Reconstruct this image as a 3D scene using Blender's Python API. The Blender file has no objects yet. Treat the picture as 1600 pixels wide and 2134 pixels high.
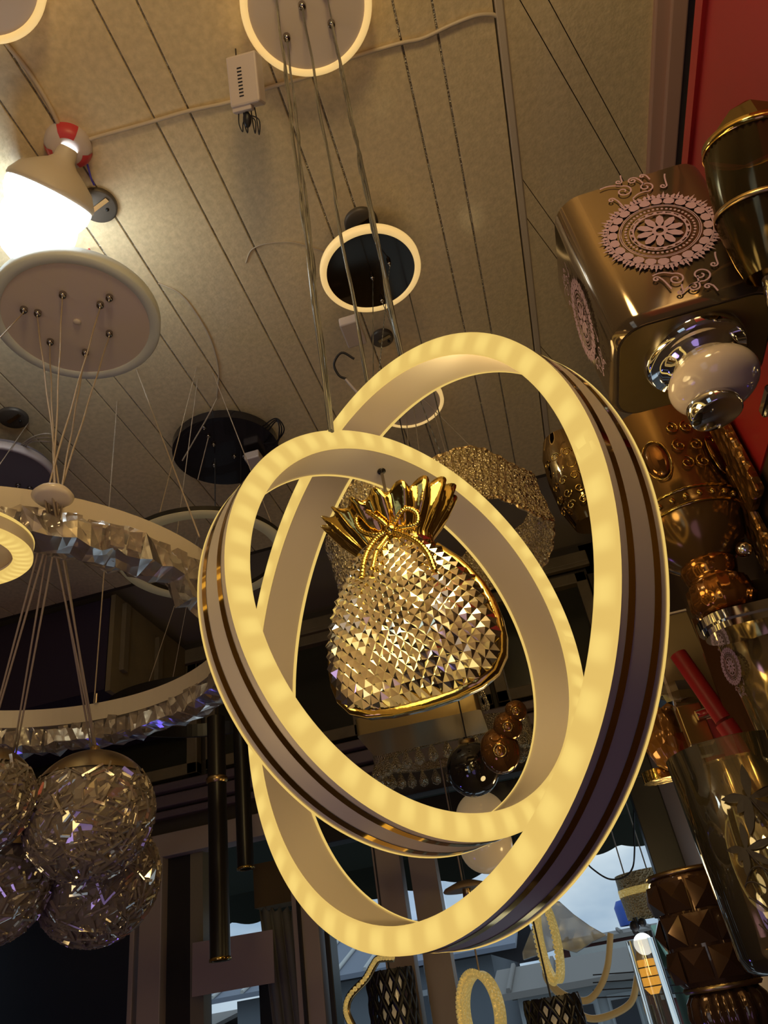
import bpy, math, random
import numpy as np
from mathutils import Matrix, Vector
random.seed(7); rng = np.random.default_rng(11)
D = bpy.data; SC = bpy.context.scene
PI = math.pi
# ------------------------------------------------------------------ camera, world, lights, exposure
F = 1562.0; EYE = 1.5                                   # eye height above the floor; all z below are measured from the eye
def nz(v): v = np.asarray(v, float); return v/np.linalg.norm(v)
_z = nz([-400, -2267, F]); _y = np.array([470, 993, F]); _y = nz(_y-_z*(_y@_z)); _x = np.cross(_y, _z)
RC = np.array([_x, _y, _z])
cam = D.objects.new('camera', D.cameras.new('camera')); SC.collection.objects.link(cam)
cam.data.sensor_fit = 'VERTICAL'; cam.data.sensor_height = 36; cam.data.lens = F/2134*36
cam.data.clip_start = .02; cam.data.clip_end = 200
m = np.eye(4); m[:3, 0] = RC[:, 0]; m[:3, 1] = -RC[:, 1]; m[:3, 2] = -RC[:, 2]; m[2, 3] = EYE
cam.matrix_world = Matrix(m.tolist())
SC.camera = cam
SC.view_settings.view_transform = 'Standard'; SC.view_settings.look = 'None'
SC.view_settings.exposure = 0.0; SC.view_settings.gamma = 1; SC.view_settings.use_curve_mapping = False
SC.cycles.use_denoising = True; SC.cycles.max_bounces = 9; SC.cycles.transparent_max_bounces = 14
SC.cycles.glossy_bounces = 5; SC.cycles.diffuse_bounces = 4; SC.cycles.transmission_bounces = 7
SC.cycles.caustics_reflective = False; SC.cycles.caustics_refractive = False
SC.cycles.sample_clamp_indirect = 4
def make_world():
    w = D.worlds.new('sky'); SC.world = w; w.use_nodes = True; nt = w.node_tree; N = nt.nodes; L = nt.links
    bg = N['Background']; tc = N.new('ShaderNodeTexCoord'); mp = N.new('ShaderNodeMapping'); mp.inputs['Scale'].default_value = (2.2, 2.2, 6)
    no = N.new('ShaderNodeTexNoise'); no.inputs['Scale'].default_value = 1.6; no.inputs['Detail'].default_value = 6
    cr = N.new('ShaderNodeValToRGB'); e = cr.color_ramp.elements
    e[0].position = .38; e[0].color = (.22, .34, .50, 1); e[1].position = .66; e[1].color = (.62, .72, .80, 1)
    L.new(tc.outputs['Generated'], mp.inputs['Vector']); L.new(mp.outputs[0], no.inputs['Vector']); L.new(no.outputs[0], cr.inputs[0])
    L.new(cr.outputs[0], bg.inputs[0]); bg.inputs[1].default_value = 1.15
make_world()
def lamp(name, loc, color, power, radius=.08, kind='POINT', spec=1.0):
    l = D.lights.new(name, kind); l.color = color; l.energy = power
    if kind == 'POINT': l.shadow_soft_size = radius
    l.specular_factor = spec
    o = D.objects.new(name, l); SC.collection.objects.link(o); o.location = (loc[0], loc[1], loc[2]+EYE); return o
WARM = (1.0, .72, .30); COOL = (.70, .86, 1.0); VIOLET = (.50, .36, 1.0)
lamp('pendant_light', (-.02, .50, .42), WARM, 1.0, .06)
lamp('pendant_light', (-.15, .50, .20), WARM, .5, .06)
lamp('pendant_light', (-.10, .78, .62), WARM, .9, .06)
lamp('warm_fill', (.15, -.45, 1.08), WARM, 25.0, .12)  # unseen warm fill behind the eye, added to brighten the ceiling
lamp('warm_fill', (-1.0, -.1, .1), WARM, 3.5, .15)  # added warm fill at left, no fixture stands here
lamp('warm_fill', (.02, 1.62, .18), WARM, 1.6, .06)  # added warm fill to lift the crystal chandeliers farther back
lamp('warm_fill', (.32, 2.35, .12), WARM, 2.5, .06)  # another added fill, for the oval chandelier
lamp('left_ring_light', (-.62, .30, .15), WARM, 1.5, .08)
lamp('violet_fill', (-.9, .35, -.6), VIOLET, 2.0, .15)  # added violet fill low at left, no fixture stands here
lamp('blue_fill', (-1.5, 2.2, -.6), (.15, .1, 1), 1.6, .05)  # unseen blue point lamp added for blue glints, no strip is built
lamp('violet_fill', (.3, -.9, -.9), VIOLET, 6.5, .5)  # unseen violet fill added behind the eye, no fixture there
# ------------------------------------------------------------------ helpers
def ray(px, py): return RC@np.array([(px-800)/F, (py-1067)/F, 1.0])
def at(px, py, d): return ray(px, py)*d
def aty(px, py, Y): r = ray(px, py); return r*(Y/r[1])
def atz(px, py, z): r = ray(px, py); return r*(z/r[2])
def atx(px, py, X): r = ray(px, py); return r*(X/r[0])
def frame(n, up=(0, 0, 1)):
    n = nz(n); a = np.cross(up, n)
    if np.linalg.norm(a) < 1e-4: a = np.array([1., 0, 0])
    a = nz(a); return np.stack([a, np.cross(n, a), n], 1)      # columns: u, v, n
class MB:
    def __init__(s): s.v = []; s.f = []; s.sm = []
    def add(s, v, f, smooth=False):
        o = len(s.v); s.v += [tuple(map(float, p)) for p in v]; s.f += [tuple(i+o for i in q) for q in f]; s.sm += [smooth]*len(f); return s
    def box(s, c, d, R=None):
        R = np.eye(3) if R is None else R; d = np.asarray(d)/2
        p = [np.asarray(c)+R@(np.array([x, y, z])*d) for x in (-1, 1) for y in (-1, 1) for z in (-1, 1)]
        return s.add(p, [(0, 1, 3, 2), (4, 6, 7, 5), (0, 4, 5, 1), (2, 3, 7, 6), (0, 2, 6, 4), (1, 5, 7, 3)])
    def rbox(s, c, d, r, R=None, n=5, taper=1.0):           # upright box with rounded vertical edges
        R = np.eye(3) if R is None else R; pr = rrect(d[0]/2, d[1]/2, r, n); k = len(pr); v = []
        for z, t in ((-d[2]/2, taper), (d[2]/2, 1.0)): v += [np.asarray(c)+R@np.array([x*t, y*t, z]) for x, y in pr]
        s.add(v, [(i, (i+1) % k, k+(i+1) % k, k+i) for i in range(k)], True)
        return s.add(v, [tuple(range(k))[::-1], tuple(range(k, 2*k))])
    def tube(s, pts, r, n=8, closed=False, cap=True):
        pts = [np.asarray(p, float) for p in pts]; m = len(pts); v = []; up = np.array([.31, .2, .93])
        for i, p in enumerate(pts):
            a = pts[(i-1) % m] if (closed or i > 0) else p; b = pts[(i+1) % m] if (closed or i < m-1) else p
            t = nz(b-a); u = np.cross(t, up)
            if np.linalg.norm(u) < .15: u = np.cross(t, [1, 0, 0])
            u = nz(u); w = np.cross(t, u); rr = r(i/(max(m-1, 1))) if callable(r) else r
            v += [p+rr*(math.cos(2*PI*k/n)*u+math.sin(2*PI*k/n)*w) for k in range(n)]
        f = [(i*n+k, i*n+(k+1) % n, ((i+1) % m)*n+(k+1) % n, ((i+1) % m)*n+k) for i in range(m if closed else m-1) for k in range(n)]
        s.add(v, f, True)
        if cap and not closed: s.add(v, [tuple(range(n))[::-1], tuple(range((m-1)*n, m*n))])
        return s
    def lathe(s, prof, C=(0, 0, 0), R=None, n=48, closed=False, smooth=True, a0=0, a1=2*PI, rad=None, flatcap=False):
        R = np.eye(3) if R is None else R; C = np.asarray(C, float); full = abs(a1-a0-2*PI) < 1e-6; nn = n if full else n+1; v = []
        for i in range(nn):
            a = a0+(a1-a0)*i/n
            for j, (r, z) in enumerate(prof):
                q = r*(rad(a, j) if rad else 1); v.append(C+R@np.array([q*math.cos(a), q*math.sin(a), z]))
        k = len(prof); kk = k if closed else k-1
        return s.add(v, [(i*k+j, ((i+1) % nn)*k+j, ((i+1) % nn)*k+(j+1) % k, i*k+(j+1) % k) for i in range(n) for j in range(kk)], smooth)
    def sph(s, c, r, n=24, R=None, sc=(1, 1, 1), cut=None):
        R = np.eye(3) if R is None else R; k = n//2
        pr = [(math.sin(PI*j/k), -math.cos(PI*j/k)) for j in range(k+1)]
        R2 = R@np.diag(np.array(sc)*r); return s.lathe(pr, c, R2, n)
    def disc(s, C, R, r, z=0, n=40, flip=False):
        v = [np.asarray(C)+R@np.array([r*math.cos(2*PI*i/n), r*math.sin(2*PI*i/n), z]) for i in range(n)]
        return s.add(v, [tuple(range(n))[::-1] if flip else tuple(range(n))])
    def poly(s, pts, d):                                     # a flat outline given a real thickness d (vector)
        k = len(pts); v = [np.asarray(p) for p in pts]+[np.asarray(p)+np.asarray(d) for p in pts]
        return s.add(v, [tuple(range(k))[::-1], tuple(range(k, 2*k))]+[(i, (i+1) % k, k+(i+1) % k, k+i) for i in range(k)])
    def build(s, name, mat, parent=None, org=None, bevel=0):
        me = D.meshes.new(name); pz = np.array([0, 0, 0.]) if parent is None else PO[parent.name]
        if parent is None:
            a = np.array(s.v); o0 = np.array([(a[:, 0].min()+a[:, 0].max())/2, (a[:, 1].min()+a[:, 1].max())/2, a[:, 2].min()]) if org is None else np.asarray(org)
        else: o0 = pz
        me.from_pydata([tuple(np.array(p)-o0) for p in s.v], [], s.f); me.validate()
        if len(me.polygons) == len(s.sm): me.polygons.foreach_set('use_smooth', s.sm)
        me.materials.append(mat); me.update()
        o = D.objects.new(name, me); SC.collection.objects.link(o)
        if parent is None: o.location = o0+[0, 0, EYE]
        else: o.parent = parent
        PO[o.name] = o0
        if bevel:
            b = o.modifiers.new('bevel', 'BEVEL'); b.width = bevel; b.segments = 2; b.limit_method = 'ANGLE'
        return o
PO = {}
def rrect(hx, hy, r, n=5):
    out = []
    for cx, cy, a in ((hx-r, hy-r, 0), (-hx+r, hy-r, PI/2), (-hx+r, -hy+r, PI), (hx-r, -hy+r, 1.5*PI)):
        out += [(cx+r*math.cos(a+PI/2*k/n), cy+r*math.sin(a+PI/2*k/n)) for k in range(n+1)]
    return out
def tag(o, label=None, cat=None, group=None, kind=None):
    for k, v in (('label', label), ('category', cat), ('group', group), ('kind', kind)):
        if v: o[k] = v
    return o
def thing(name, label, cat, loc, group=None):
    o = D.objects.new(name, None); o.empty_display_size = .05; SC.collection.objects.link(o)
    o.location = np.asarray(loc)+[0, 0, EYE]; PO[o.name] = np.asarray(loc, float); return tag(o, label, cat, group)
def struct(name, mb, mat, parent=None, bevel=0):
    o = mb.build(name, mat, parent, bevel=bevel)
    if parent is None: o['kind'] = 'structure'
    return o
def spline(pts, n=8):
    P = [np.asarray(p, float) for p in pts]; P = [2*P[0]-P[1]]+P+[2*P[-1]-P[-2]]; out = []
    for i in range(1, len(P)-2):
        for k in range(n):
            t = k/n; a, b, c, d = P[i-1:i+3]
            out.append(.5*((2*b)+(-a+c)*t+(2*a-5*b+4*c-d)*t*t+(-a+3*b-3*c+d)*t**3))
    out.append(P[-2]); return out
# ------------------------------------------------------------------ materials
def mat(name, base=(.5, .5, .5), rough=.5, metal=0, trans=0, ior=1.45, emit=None, es=1, coat=0, alpha=1, noise=None, bump=None, spec=.5, sub=0, nscale=20):
    m = D.materials.new(name); m.use_nodes = True; nt = m.node_tree; b = nt.nodes['Principled BSDF']; L = nt.links
    I = b.inputs; I['Base Color'].default_value = (*base, 1); I['Roughness'].default_value = rough; I['Metallic'].default_value = metal
    I['Transmission Weight'].default_value = trans; I['IOR'].default_value = ior; I['Coat Weight'].default_value = coat; I['Alpha'].default_value = alpha
    I['Specular IOR Level'].default_value = spec
    if emit: I['Emission Color'].default_value = (*emit, 1); I['Emission Strength'].default_value = es
    tc = nt.nodes.new('ShaderNodeTexCoord')
    if noise:
        n = nt.nodes.new('ShaderNodeTexNoise'); n.inputs['Scale'].default_value = nscale; n.inputs['Detail'].default_value = 5
        r = nt.nodes.new('ShaderNodeValToRGB'); r.color_ramp.elements[0].position = .3; r.color_ramp.elements[1].position = .7
        r.color_ramp.elements[0].color = (*noise, 1); r.color_ramp.elements[1].color = (*base, 1)
        L.new(tc.outputs['Object'], n.inputs['Vector']); L.new(n.outputs[0], r.inputs[0]); L.new(r.outputs[0], I['Base Color'])
    if bump:
        kind, sc, st = bump
        if kind == 'noise': t = nt.nodes.new('ShaderNodeTexNoise'); t.inputs['Scale'].default_value = sc; t.inputs['Detail'].default_value = 4; o = t.outputs[0]
        elif kind == 'voronoi': t = nt.nodes.new('ShaderNodeTexVoronoi'); t.inputs['Scale'].default_value = sc; o = t.outputs['Distance']
        else: t = nt.nodes.new('ShaderNodeTexWave'); t.inputs['Scale'].default_value = sc; o = t.outputs[0]
        bp = nt.nodes.new('ShaderNodeBump'); bp.inputs['Strength'].default_value = st; bp.inputs['Distance'].default_value = .01
        L.new(tc.outputs['Object'], t.inputs['Vector']); L.new(o, bp.inputs['Height']); L.new(bp.outputs[0], I['Normal'])
    return m
def crystal(name, tint, body, clear=.35, gloss=.35, rough=.05, bump=None, fres=True):
    """clear cut glass: part see-through, part milky body, strong surface shine"""
    m = D.materials.new(name); m.use_nodes = True; nt = m.node_tree; N = nt.nodes; L = nt.links; N.remove(N['Principled BSDF']); out = N['Material Output']
    tr = N.new('ShaderNodeBsdfTransparent'); tr.inputs[0].default_value = (*tint, 1)
    df = N.new('ShaderNodeBsdfDiffuse'); df.inputs[0].default_value = (*body, 1)
    tl = N.new('ShaderNodeBsdfTranslucent'); tl.inputs[0].default_value = (*body, 1)
    gl = N.new('ShaderNodeBsdfGlossy'); gl.inputs['Roughness'].default_value = rough; gl.inputs[0].default_value = (*[min(1, t*1.05) for t in tint], 1)
    a = N.new('ShaderNodeMixShader'); a.inputs[0].default_value = .5; L.new(df.outputs[0], a.inputs[1]); L.new(tl.outputs[0], a.inputs[2])
    b = N.new('ShaderNodeMixShader'); b.inputs[0].default_value = clear; L.new(a.outputs[0], b.inputs[1]); L.new(tr.outputs[0], b.inputs[2])
    lw = N.new('ShaderNodeFresnel'); lw.inputs[0].default_value = 1.6
    ad = N.new('ShaderNodeMath'); ad.operation = 'ADD'; ad.inputs[1].default_value = gloss; ad.use_clamp = True; (L.new(lw.outputs[0], ad.inputs[0]) if fres else None); ad.inputs[0].default_value = 0
    c = N.new('ShaderNodeMixShader'); L.new(ad.outputs[0], c.inputs[0]); L.new(b.outputs[0], c.inputs[1]); L.new(gl.outputs[0], c.inputs[2]); L.new(c.outputs[0], out.inputs[0])
    if bump:
        t = N.new('ShaderNodeTexVoronoi'); t.inputs['Scale'].default_value = bump[0]; tc = N.new('ShaderNodeTexCoord'); bp = N.new('ShaderNodeBump')
        bp.inputs['Strength'].default_value = bump[1]; bp.inputs['Distance'].default_value = .01
        L.new(tc.outputs['Object'], t.inputs['Vector']); L.new(t.outputs['Distance'], bp.inputs['Height'])
        for nd in (df, tl, gl, lw): L.new(bp.outputs[0], nd.inputs['Normal'])
    return m
def led(name, lo, hi, count, strength=1.0, origin_axis=True):
    """opal diffuser with a soft bright spot over every LED of the strip behind it"""
    m = D.materials.new(name); m.use_nodes = True; nt = m.node_tree; N = nt.nodes; L = nt.links; N.remove(N['Principled BSDF']); out = N['Material Output']
    em = N.new('ShaderNodeEmission'); at_ = N.new('ShaderNodeAttribute'); at_.attribute_name = 'ring_angle'
    mu = N.new('ShaderNodeMath'); mu.operation = 'MULTIPLY'; mu.inputs[1].default_value = count
    co = N.new('ShaderNodeMath'); co.operation = 'COSINE'; L.new(at_.outputs['Fac'], mu.inputs[0]); L.new(mu.outputs[0], co.inputs[0])
    mr = N.new('ShaderNodeMapRange'); mr.interpolation_type = 'SMOOTHSTEP'; mr.inputs[1].default_value = -.9; mr.inputs[2].default_value = 1; L.new(co.outputs[0], mr.inputs[0])
    ac = N.new('ShaderNodeAttribute'); ac.attribute_name = 'across'; m2 = N.new('ShaderNodeMath'); m2.operation = 'MULTIPLY'; L.new(mr.outputs[0], m2.inputs[0]); L.new(ac.outputs['Fac'], m2.inputs[1]); mr = m2
    mx = N.new('ShaderNodeMix'); mx.data_type = 'RGBA'; mx.inputs[6].default_value = (*lo, 1); mx.inputs[7].default_value = (*hi, 1)
    L.new(mr.outputs[0], mx.inputs[0]); L.new(mx.outputs[2], em.inputs[0]); em.inputs[1].default_value = strength; L.new(em.outputs[0], out.inputs[0]); return m
def set_angle(o, C, R):
    me = o.data; a = me.attributes.new('ring_angle', 'FLOAT', 'POINT'); off = PO[o.name]
    c_ = me.attributes.new('across', 'FLOAT', 'POINT'); rr = []
    for i, v in enumerate(me.vertices):
        q = R.T@(np.array(v.co)+off-C); a.data[i].value = math.atan2(q[1], q[0]); rr.append(math.hypot(q[0], q[1]))
    lo, hi = min(rr), max(rr)
    for i, r in enumerate(rr): c_.data[i].value = max(0, 1-((2*(r-lo)/(hi-lo)-1)**2))**.7
M = {}
M['ceiling'] = mat('ceiling_board', (.78, .62, .38), .42, coat=.10, noise=(.62, .49, .29), bump=('noise', 160, .12), nscale=70)
M['ceiling'].node_tree.nodes['Principled BSDF'].inputs['Coat Roughness'].default_value = .10
M['recess'] = mat('ceiling_backing', (.30, .24, .17), .8)
M['seam'] = mat('glitter_seam', (.80, .76, .68), .25, metal=.7, noise=(.35, .28, .19), bump=('noise', 220, 1.0), nscale=90)
M['trim'] = mat('ceiling_trim', (.58, .47, .35), .4)
M['pink'] = mat('pink_cornice', (.50, .30, .24), .5)
M['darkwall'] = mat('dark_painted_wall', (.075, .055, .035), .5, noise=(.055, .042, .03), nscale=3)
M['tanwall'] = mat('tan_wall', (.22, .16, .10), .7, noise=(.18, .13, .09), nscale=3)
M['floor'] = mat('floor_tile', (.20, .17, .13), .4, noise=(.15, .12, .09), nscale=4)
M['frame'] = mat('window_frame', (.36, .29, .24), .45)
M['frame_dark'] = mat('dark_frame', (.02, .017, .015), .4)
M['beam'] = mat('wood_beam', (.22, .16, .085), .55, noise=(.15, .11, .06), nscale=9)
M['wood'] = mat('plywood', (.24, .17, .08), .6, noise=(.17, .12, .06), nscale=7)
M['navy'] = mat('navy_panel', (.030, .018, .035), .5)
M['red'] = mat('red_board', (.42, .022, .022), .38, noise=(.30, .018, .022), nscale=2.5)
M['beige'] = mat('beige_panel', (.36, .28, .22), .5)
M['glass_dark'] = mat('transom_glass', (.035, .032, .02), .12, spec=.6)
M['white'] = mat('white_enamel', (.70, .60, .52), .32, coat=.3)
M['band'] = mat('ring_band_white', (.58, .50, .42), .34)
M['canopy'] = mat('canopy_white', (.70, .58, .50), .35)
M['gold'] = mat('gold_mirror', (.85, .52, .11), .08, metal=1)
M['goldsoft'] = mat('gold_plated', (.58, .40, .11), .11, metal=1, bump=('noise', 30, .15))
M['gold_old'] = mat('brushed_gold', (.50, .35, .16), .28, metal=1)
M['chrome'] = mat('chrome', (.80, .78, .75), .06, metal=1)
M['steel'] = mat('steel_grip', (.38, .34, .30), .22, metal=1)
M['cable'] = mat('clear_sheathed_cable', (.27, .27, .26), .22, metal=.65, bump=('wave', 120, .5))
M['cable_pale'] = mat('pale_cable', (.42, .33, .25), .45)
M['black'] = mat('black_metal', (.012, .010, .009), .32)
M['blackmirror'] = mat('smoked_mirror', (.035, .022, .008), .10, metal=.6)
M['wire_black'] = mat('black_wire', (.015, .012, .015), .45)
M['wire_red'] = mat('red_wire', (.5, .05, .05), .5)
M['plastic'] = mat('white_plastic', (.62, .52, .50), .42)
M['led'] = led('warm_led_diffuser', (.79, .53, .14), (.95, .68, .19), 46, 1.0)
M['led_flat'] = mat('warm_led_rim', (.9, .7, .4), .5, emit=(1.0, .66, .24), es=.62)
M['led_dim'] = mat('faint_glow_rim', (.42, .36, .26), .5, emit=(.5, .4, .2), es=.10)  # faint glow put into the rim of a lamp that is off
M['opal_rim'] = mat('opal_acrylic_rim', (.72, .74, .70), .4)
M['bulb'] = mat('lit_white_bulb', (1, 1, 1), .5, emit=(.78, .93, 1.0), es=8)
M['bulb_body'] = mat('bulb_plastic', (.66, .56, .44), .45)
M['red_paint'] = mat('red_plastic', (.6, .05, .06), .4)
M['bag'] = crystal('cut_crystal_gold', (1, .94, .80), (.88, .72, .46), .20, .20, .05)
M['globe'] = crystal('ice_crystal', (.97, .90, .82), (.78, .66, .55), .50, .22, .06)
M['clearblock'] = crystal('clear_block_crystal', (.95, .90, .86), (.62, .52, .46), .40, .06, .15, (60, .4))
M['film'] = crystal('plastic_film', (.96, .93, .90), (.6, .52, .47), .86, -.02, .25, (35, .3))
M['beads'] = crystal('bead_crystal', (1, .88, .62), (.95, .74, .44), .10, .25, .10, (200, .9))
M['amber'] = crystal('amber_glass', (.75, .30, .07), (.16, .05, .01), .45, .05, .05)
M['smoke'] = crystal('smoked_gold_glass', (.42, .30, .15), (.15, .095, .035), .20, .16, .06)
M['clear'] = crystal('clear_glass', (.95, .92, .85), (.25, .20, .12), .82, .06, .04)
M['ribbed'] = crystal('ribbed_smoked_glass', (.45, .36, .2), (.06, .045, .02), .3, .08, .12)
M['amberball'] = mat('amber_mirror_glass', (.28, .13, .04), .05, metal=.75)
M['blackball'] = mat('black_glass', (.01, .008, .007), .06, coat=1)
M['frost'] = mat('frosted_glass', (.62, .50, .42), .12, coat=.6)
M['globewhite'] = mat('opal_globe', (.72, .56, .36), .2, coat=.3, emit=(1, .72, .36), es=.12)
M['print'] = mat('etched_print', (.44, .28, .40), .45)
M['dkprint'] = mat('dark_leaf_print', (.03, .02, .015), .5)
M['goldsheen'] = mat('gold_lined_glass', (.52, .38, .17), .12, metal=.8)
M['paper'] = mat('paper_sheet', (.33, .26, .24), .8)
M['curtain'] = mat('beige_cloth', (.24, .21, .17), .85, noise=(.18, .16, .13), nscale=6)
M['awning'] = mat('green_awning', (.022, .028, .016), .8)
M['soffit'] = mat('soffit', (.03, .025, .02), .8)
M['bag_film'] = crystal('clear_bag', (.95, .95, .95), (.6, .56, .5), .45, .05, .2, (14, .6))
M['roofblue'] = mat('blue_grey_roof', (.20, .22, .27), .5)
M['wallpale'] = mat('pale_render', (.48, .50, .50), .8)
M['wallgrey'] = mat('grey_render', (.20, .22, .24), .8)
M['roofbrown'] = mat('weathered_roof', (.28, .25, .22), .8)
M['maroon'] = mat('maroon_wall', (.16, .05, .045), .8)
M['green'] = mat('green_wall', (.22, .38, .27), .8)
M['blue'] = mat('blue_tank', (.05, .12, .5), .5)
M['asphalt'] = mat('street', (.12, .11, .10), .9)
M['window_dark'] = mat('house_window', (.04, .05, .06), .2)
M['sign'] = mat('sign_white', (.62, .60, .55), .6)
M['filament'] = mat('orange_lit_tube', (.9, .5, .1), .5, emit=(1, .45, .06), es=.9)
M['goldglow'] = mat('gold_crystal_glow', (.75, .55, .2), .3, metal=.5, bump=('voronoi', 90, .9), emit=(1, .7, .2), es=.25)
# ------------------------------------------------------------------ the room
CE = 1.64                                               # ceiling height above the eye
def clip(poly, a, b, c):                                # keep a*x+b*y<=c
    out = []
    for i in range(len(poly)):
        p, q = poly[i], poly[(i+1) % len(poly)]; dp = a*p[0]+b*p[1]-c; dq = a*q[0]+b*q[1]-c
        if dp <= 0: out.append(p)
        if dp*dq < 0: t = dp/(dp-dq); out.append((p[0]+t*(q[0]-p[0]), p[1]+t*(q[1]-p[1])))
    return out
YF, YR = 3.1, 2.42                                      # window wall, end of the boarded ceiling
XL, XR, YB = -3.0, .70, -2.2
mb = MB(); sm = MB(); edges = [XL-.02]
k = -13
while True:
    b = .087+.2685*k
    if b > .28: break
    if b > XL: edges += [b*1.006, (b+.075)*1.006]
    k += 1
edges.append(.282)
for i in range(len(edges)-1):
    x0, x1 = edges[i]+.0021, edges[i+1]-.0021
    mb.box(((x0+x1)/2, (YB+YR)/2, CE+.006), (x1-x0, YR-YB, .012))
    if i: sm.box((edges[i], (YB+YR)/2, CE+.008), (.0040, YR-YB, .008))
ceil = struct('ceiling', mb, M['ceiling'], bevel=.0015); sm.build('seam', M['seam'], ceil)
d2 = nz([.19, .43]); n2 = np.array([d2[1], -d2[0]]); base = n2@np.array([.346, .788])
mb = MB(); rect = [(.300, YB), (.605, YB), (.605, YR), (.300, YR)]
cuts = sorted([base+k*.235 for k in range(-6, 9)]+[base+.045+k*.235 for k in range(-6, 9)])
for a, b in zip(cuts[:-1], cuts[1:]):
    p = clip(clip(rect, n2[0], n2[1], b-.0010), -n2[0], -n2[1], -(a+.0010))
    if len(p) > 2: mb.poly([(x, y, CE) for x, y in p], (0, 0, .012))
mb.build('ceiling_panel', M['ceiling'], ceil)
MB().box((.291, (YB+YR)/2, CE-.002), (.016, YR-YB, .016)).box((.300, (YB+YR)/2, CE+.002), (.004, YR-YB, .012)).build('joint_strip', M['trim'], ceil, bevel=.002)
o = MB().box((-1.15, YR/2+.3, CE+.05), (3.75, 5.4, .02)); o.build('ceiling_backing', M['recess'], ceil)
mb = MB().box(((XL+XR)/2, (YR+YF)/2, CE+.30), (XR-XL+.2, YF-YR+.2, .03)).box(((XL+XR)/2, YR+.01, CE+.15), (XR-XL+.2, .02, .30))
struct('trim_5', mb, M['darkwall'])
mb = MB().box((.638, (YB+YF)/2, CE-.004), (.066, YF-YB, .02)).box((.652, (YB+YF)/2, CE-.018), (.036, YF-YB, .014))
struct('trim_1', mb, M['pink'], bevel=.004)
struct('wall_right', MB().box((.745, (YB+YF)/2, .09), (.05, YF-YB+.2, 3.20)), M['navy'])
struct('wall_left', MB().box((XL-.05, (YB+YF)/2, .2), (.05, YF-YB, 3.5)), M['tanwall'])
mb = MB().box((-2.25, YB-.05, .2), (1.6, .05, 3.5)).box((.1, YB-.05, .2), (1.5, .05, 3.5)).box((-1.05, YB-.05, 1.3), (.9, .05, 1.3))  # doorway gap left behind the eye, added to let cool daylight in
struct('wall_back', mb, M['tanwall'])
struct('floor', MB().box(((XL+XR)/2, (YB+YF)/2, -EYE-.025), (XR-XL+.3, YF-YB+.3, .05)), M['floor'])
# window wall: ratio x/y and z/y seen from the eye are turned into metres at YF
def wx(r): return r*YF
mb = MB()
mb.box((-1.05, YF+.09, 1.44), (4.1, .03, 1.2))  # backing sheet behind the transoms, added to stop daylight leaking in
mb.box((-1.05, YF+.06, 1.74), (4.1, .08, .42))                                  # above the transoms
mb.box((-1.05, YF+.06, .86), (4.1, .08, .20))                                   # between transoms and openings
mb.box((.56, YF+.06, .1), (.36, .08, 3.2))                                      # solid end by the display board
mb.box((-2.75, YF+.06, .1), (.5, .08, 3.2))
struct('wall_front', mb, M['darkwall'])
mb = MB().box((-1.3, YF+.0, 1.60), (3.4, .06, .055)).box((-1.3, YF-.015, 1.565), (3.4, .03, .02))
struct('trim_2', mb, M['beam'], bevel=.004)
mb = MB().box((-1.25, YF-.02, .985), (2.9, .10, .035)).box((-1.25, YF-.01, .935), (2.9, .07, .05)).box((-1.25, YF+.0, .885), (2.9, .05, .03))
struct('trim_3', mb, mat('cornice_paint', (.17, .12, .115), .45), bevel=.006)
for nm, x0, x1, z0, z1, g in (('window_4', -1.46, -.72, 1.04, 1.56, 1), ('window_5', -.70, -.16, 1.04, 1.56, 1), ('window_6', -.14, .37, 1.04, 1.54, 1), ('window_7', -2.5, -1.5, 1.04, 1.56, 1)):
    w = .05; f = MB()
    for c, s in ((((x0+x1)/2, z1-w/2), (x1-x0, w)), (((x0+x1)/2, z0+w/2), (x1-x0, w)), ((x0+w/2, (z0+z1)/2), (w, z1-z0)), ((x1-w/2, (z0+z1)/2), (w, z1-z0))):
        f.box((c[0], YF+.02, c[1]), (s[0], .05, s[1]))
    fo = struct(nm, f, M['beam'], bevel=.004)
    MB().box(((x0+x1)/2, YF+.04, (z0+z1)/2), (x1-x0-.02, .006, z1-z0-.02)).build('pane', M['glass_dark'], fo)
def opening(nm, x0, x1, z1, wl, wr, m_, deep=.09, head=.09):
    f = MB(); zb = -EYE
    f.box((x0+wl/2, YF, (zb+z1)/2), (wl, deep, z1-zb)).box((x1-wr/2, YF, (zb+z1)/2), (wr, deep, z1-zb)).box(((x0+x1)/2, YF-.003, z1-head/2), (x1-x0, deep, head))
    return struct(nm, f, m_, bevel=.003)
w1 = opening('window_1', -2.52, -1.75, .80, .06, .02, M['frame'])
w2 = opening('window_2', -1.73, -.99, .80, .095, .10, M['frame'])
MB().box((-1.585, YF+.03, -.35), (.10, .05, 2.2)).build('dark_jamb', M['frame_dark'], w2)
MB().box((-1.505, YF+.03, -.35), (.055, .06, 2.2)).build('inner_frame', mat('olive_frame', (.20, .17, .11), .5), w2)
MB().box((-1.06, YF-.05, -.35), (.012, .02, 2.1)).build('handle', M['frame_dark'], w2)
w3 = opening('window_3', -.97, .40, .72, .02, .14, M['frame_dark'])
MB().box((-.70, YF, -.4), (.105, .07, 2.2)).build('mullion', M['frame'], w3)
MB().box((-.565, YF+.01, -.4), (.10, .07, 2.2)).build('mullion', M['frame'], w3)
for o_, x0, x1 in ((w1, -2.46, -1.77), (w2, -1.47, -1.09), (w3, -.95, -.75), (w3, -.51, .30)):
    MB().box(((x0+x1)/2, YF+.045, -.4), (x1-x0, .004, 2.2)).build('pane', M['clear_pane'] if 'clear_pane' in M else M.setdefault('clear_pane', crystal('window_pane', (.96, .97, .96), (.4, .4, .4), .985, 0, .02, fres=False)), o_)
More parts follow.
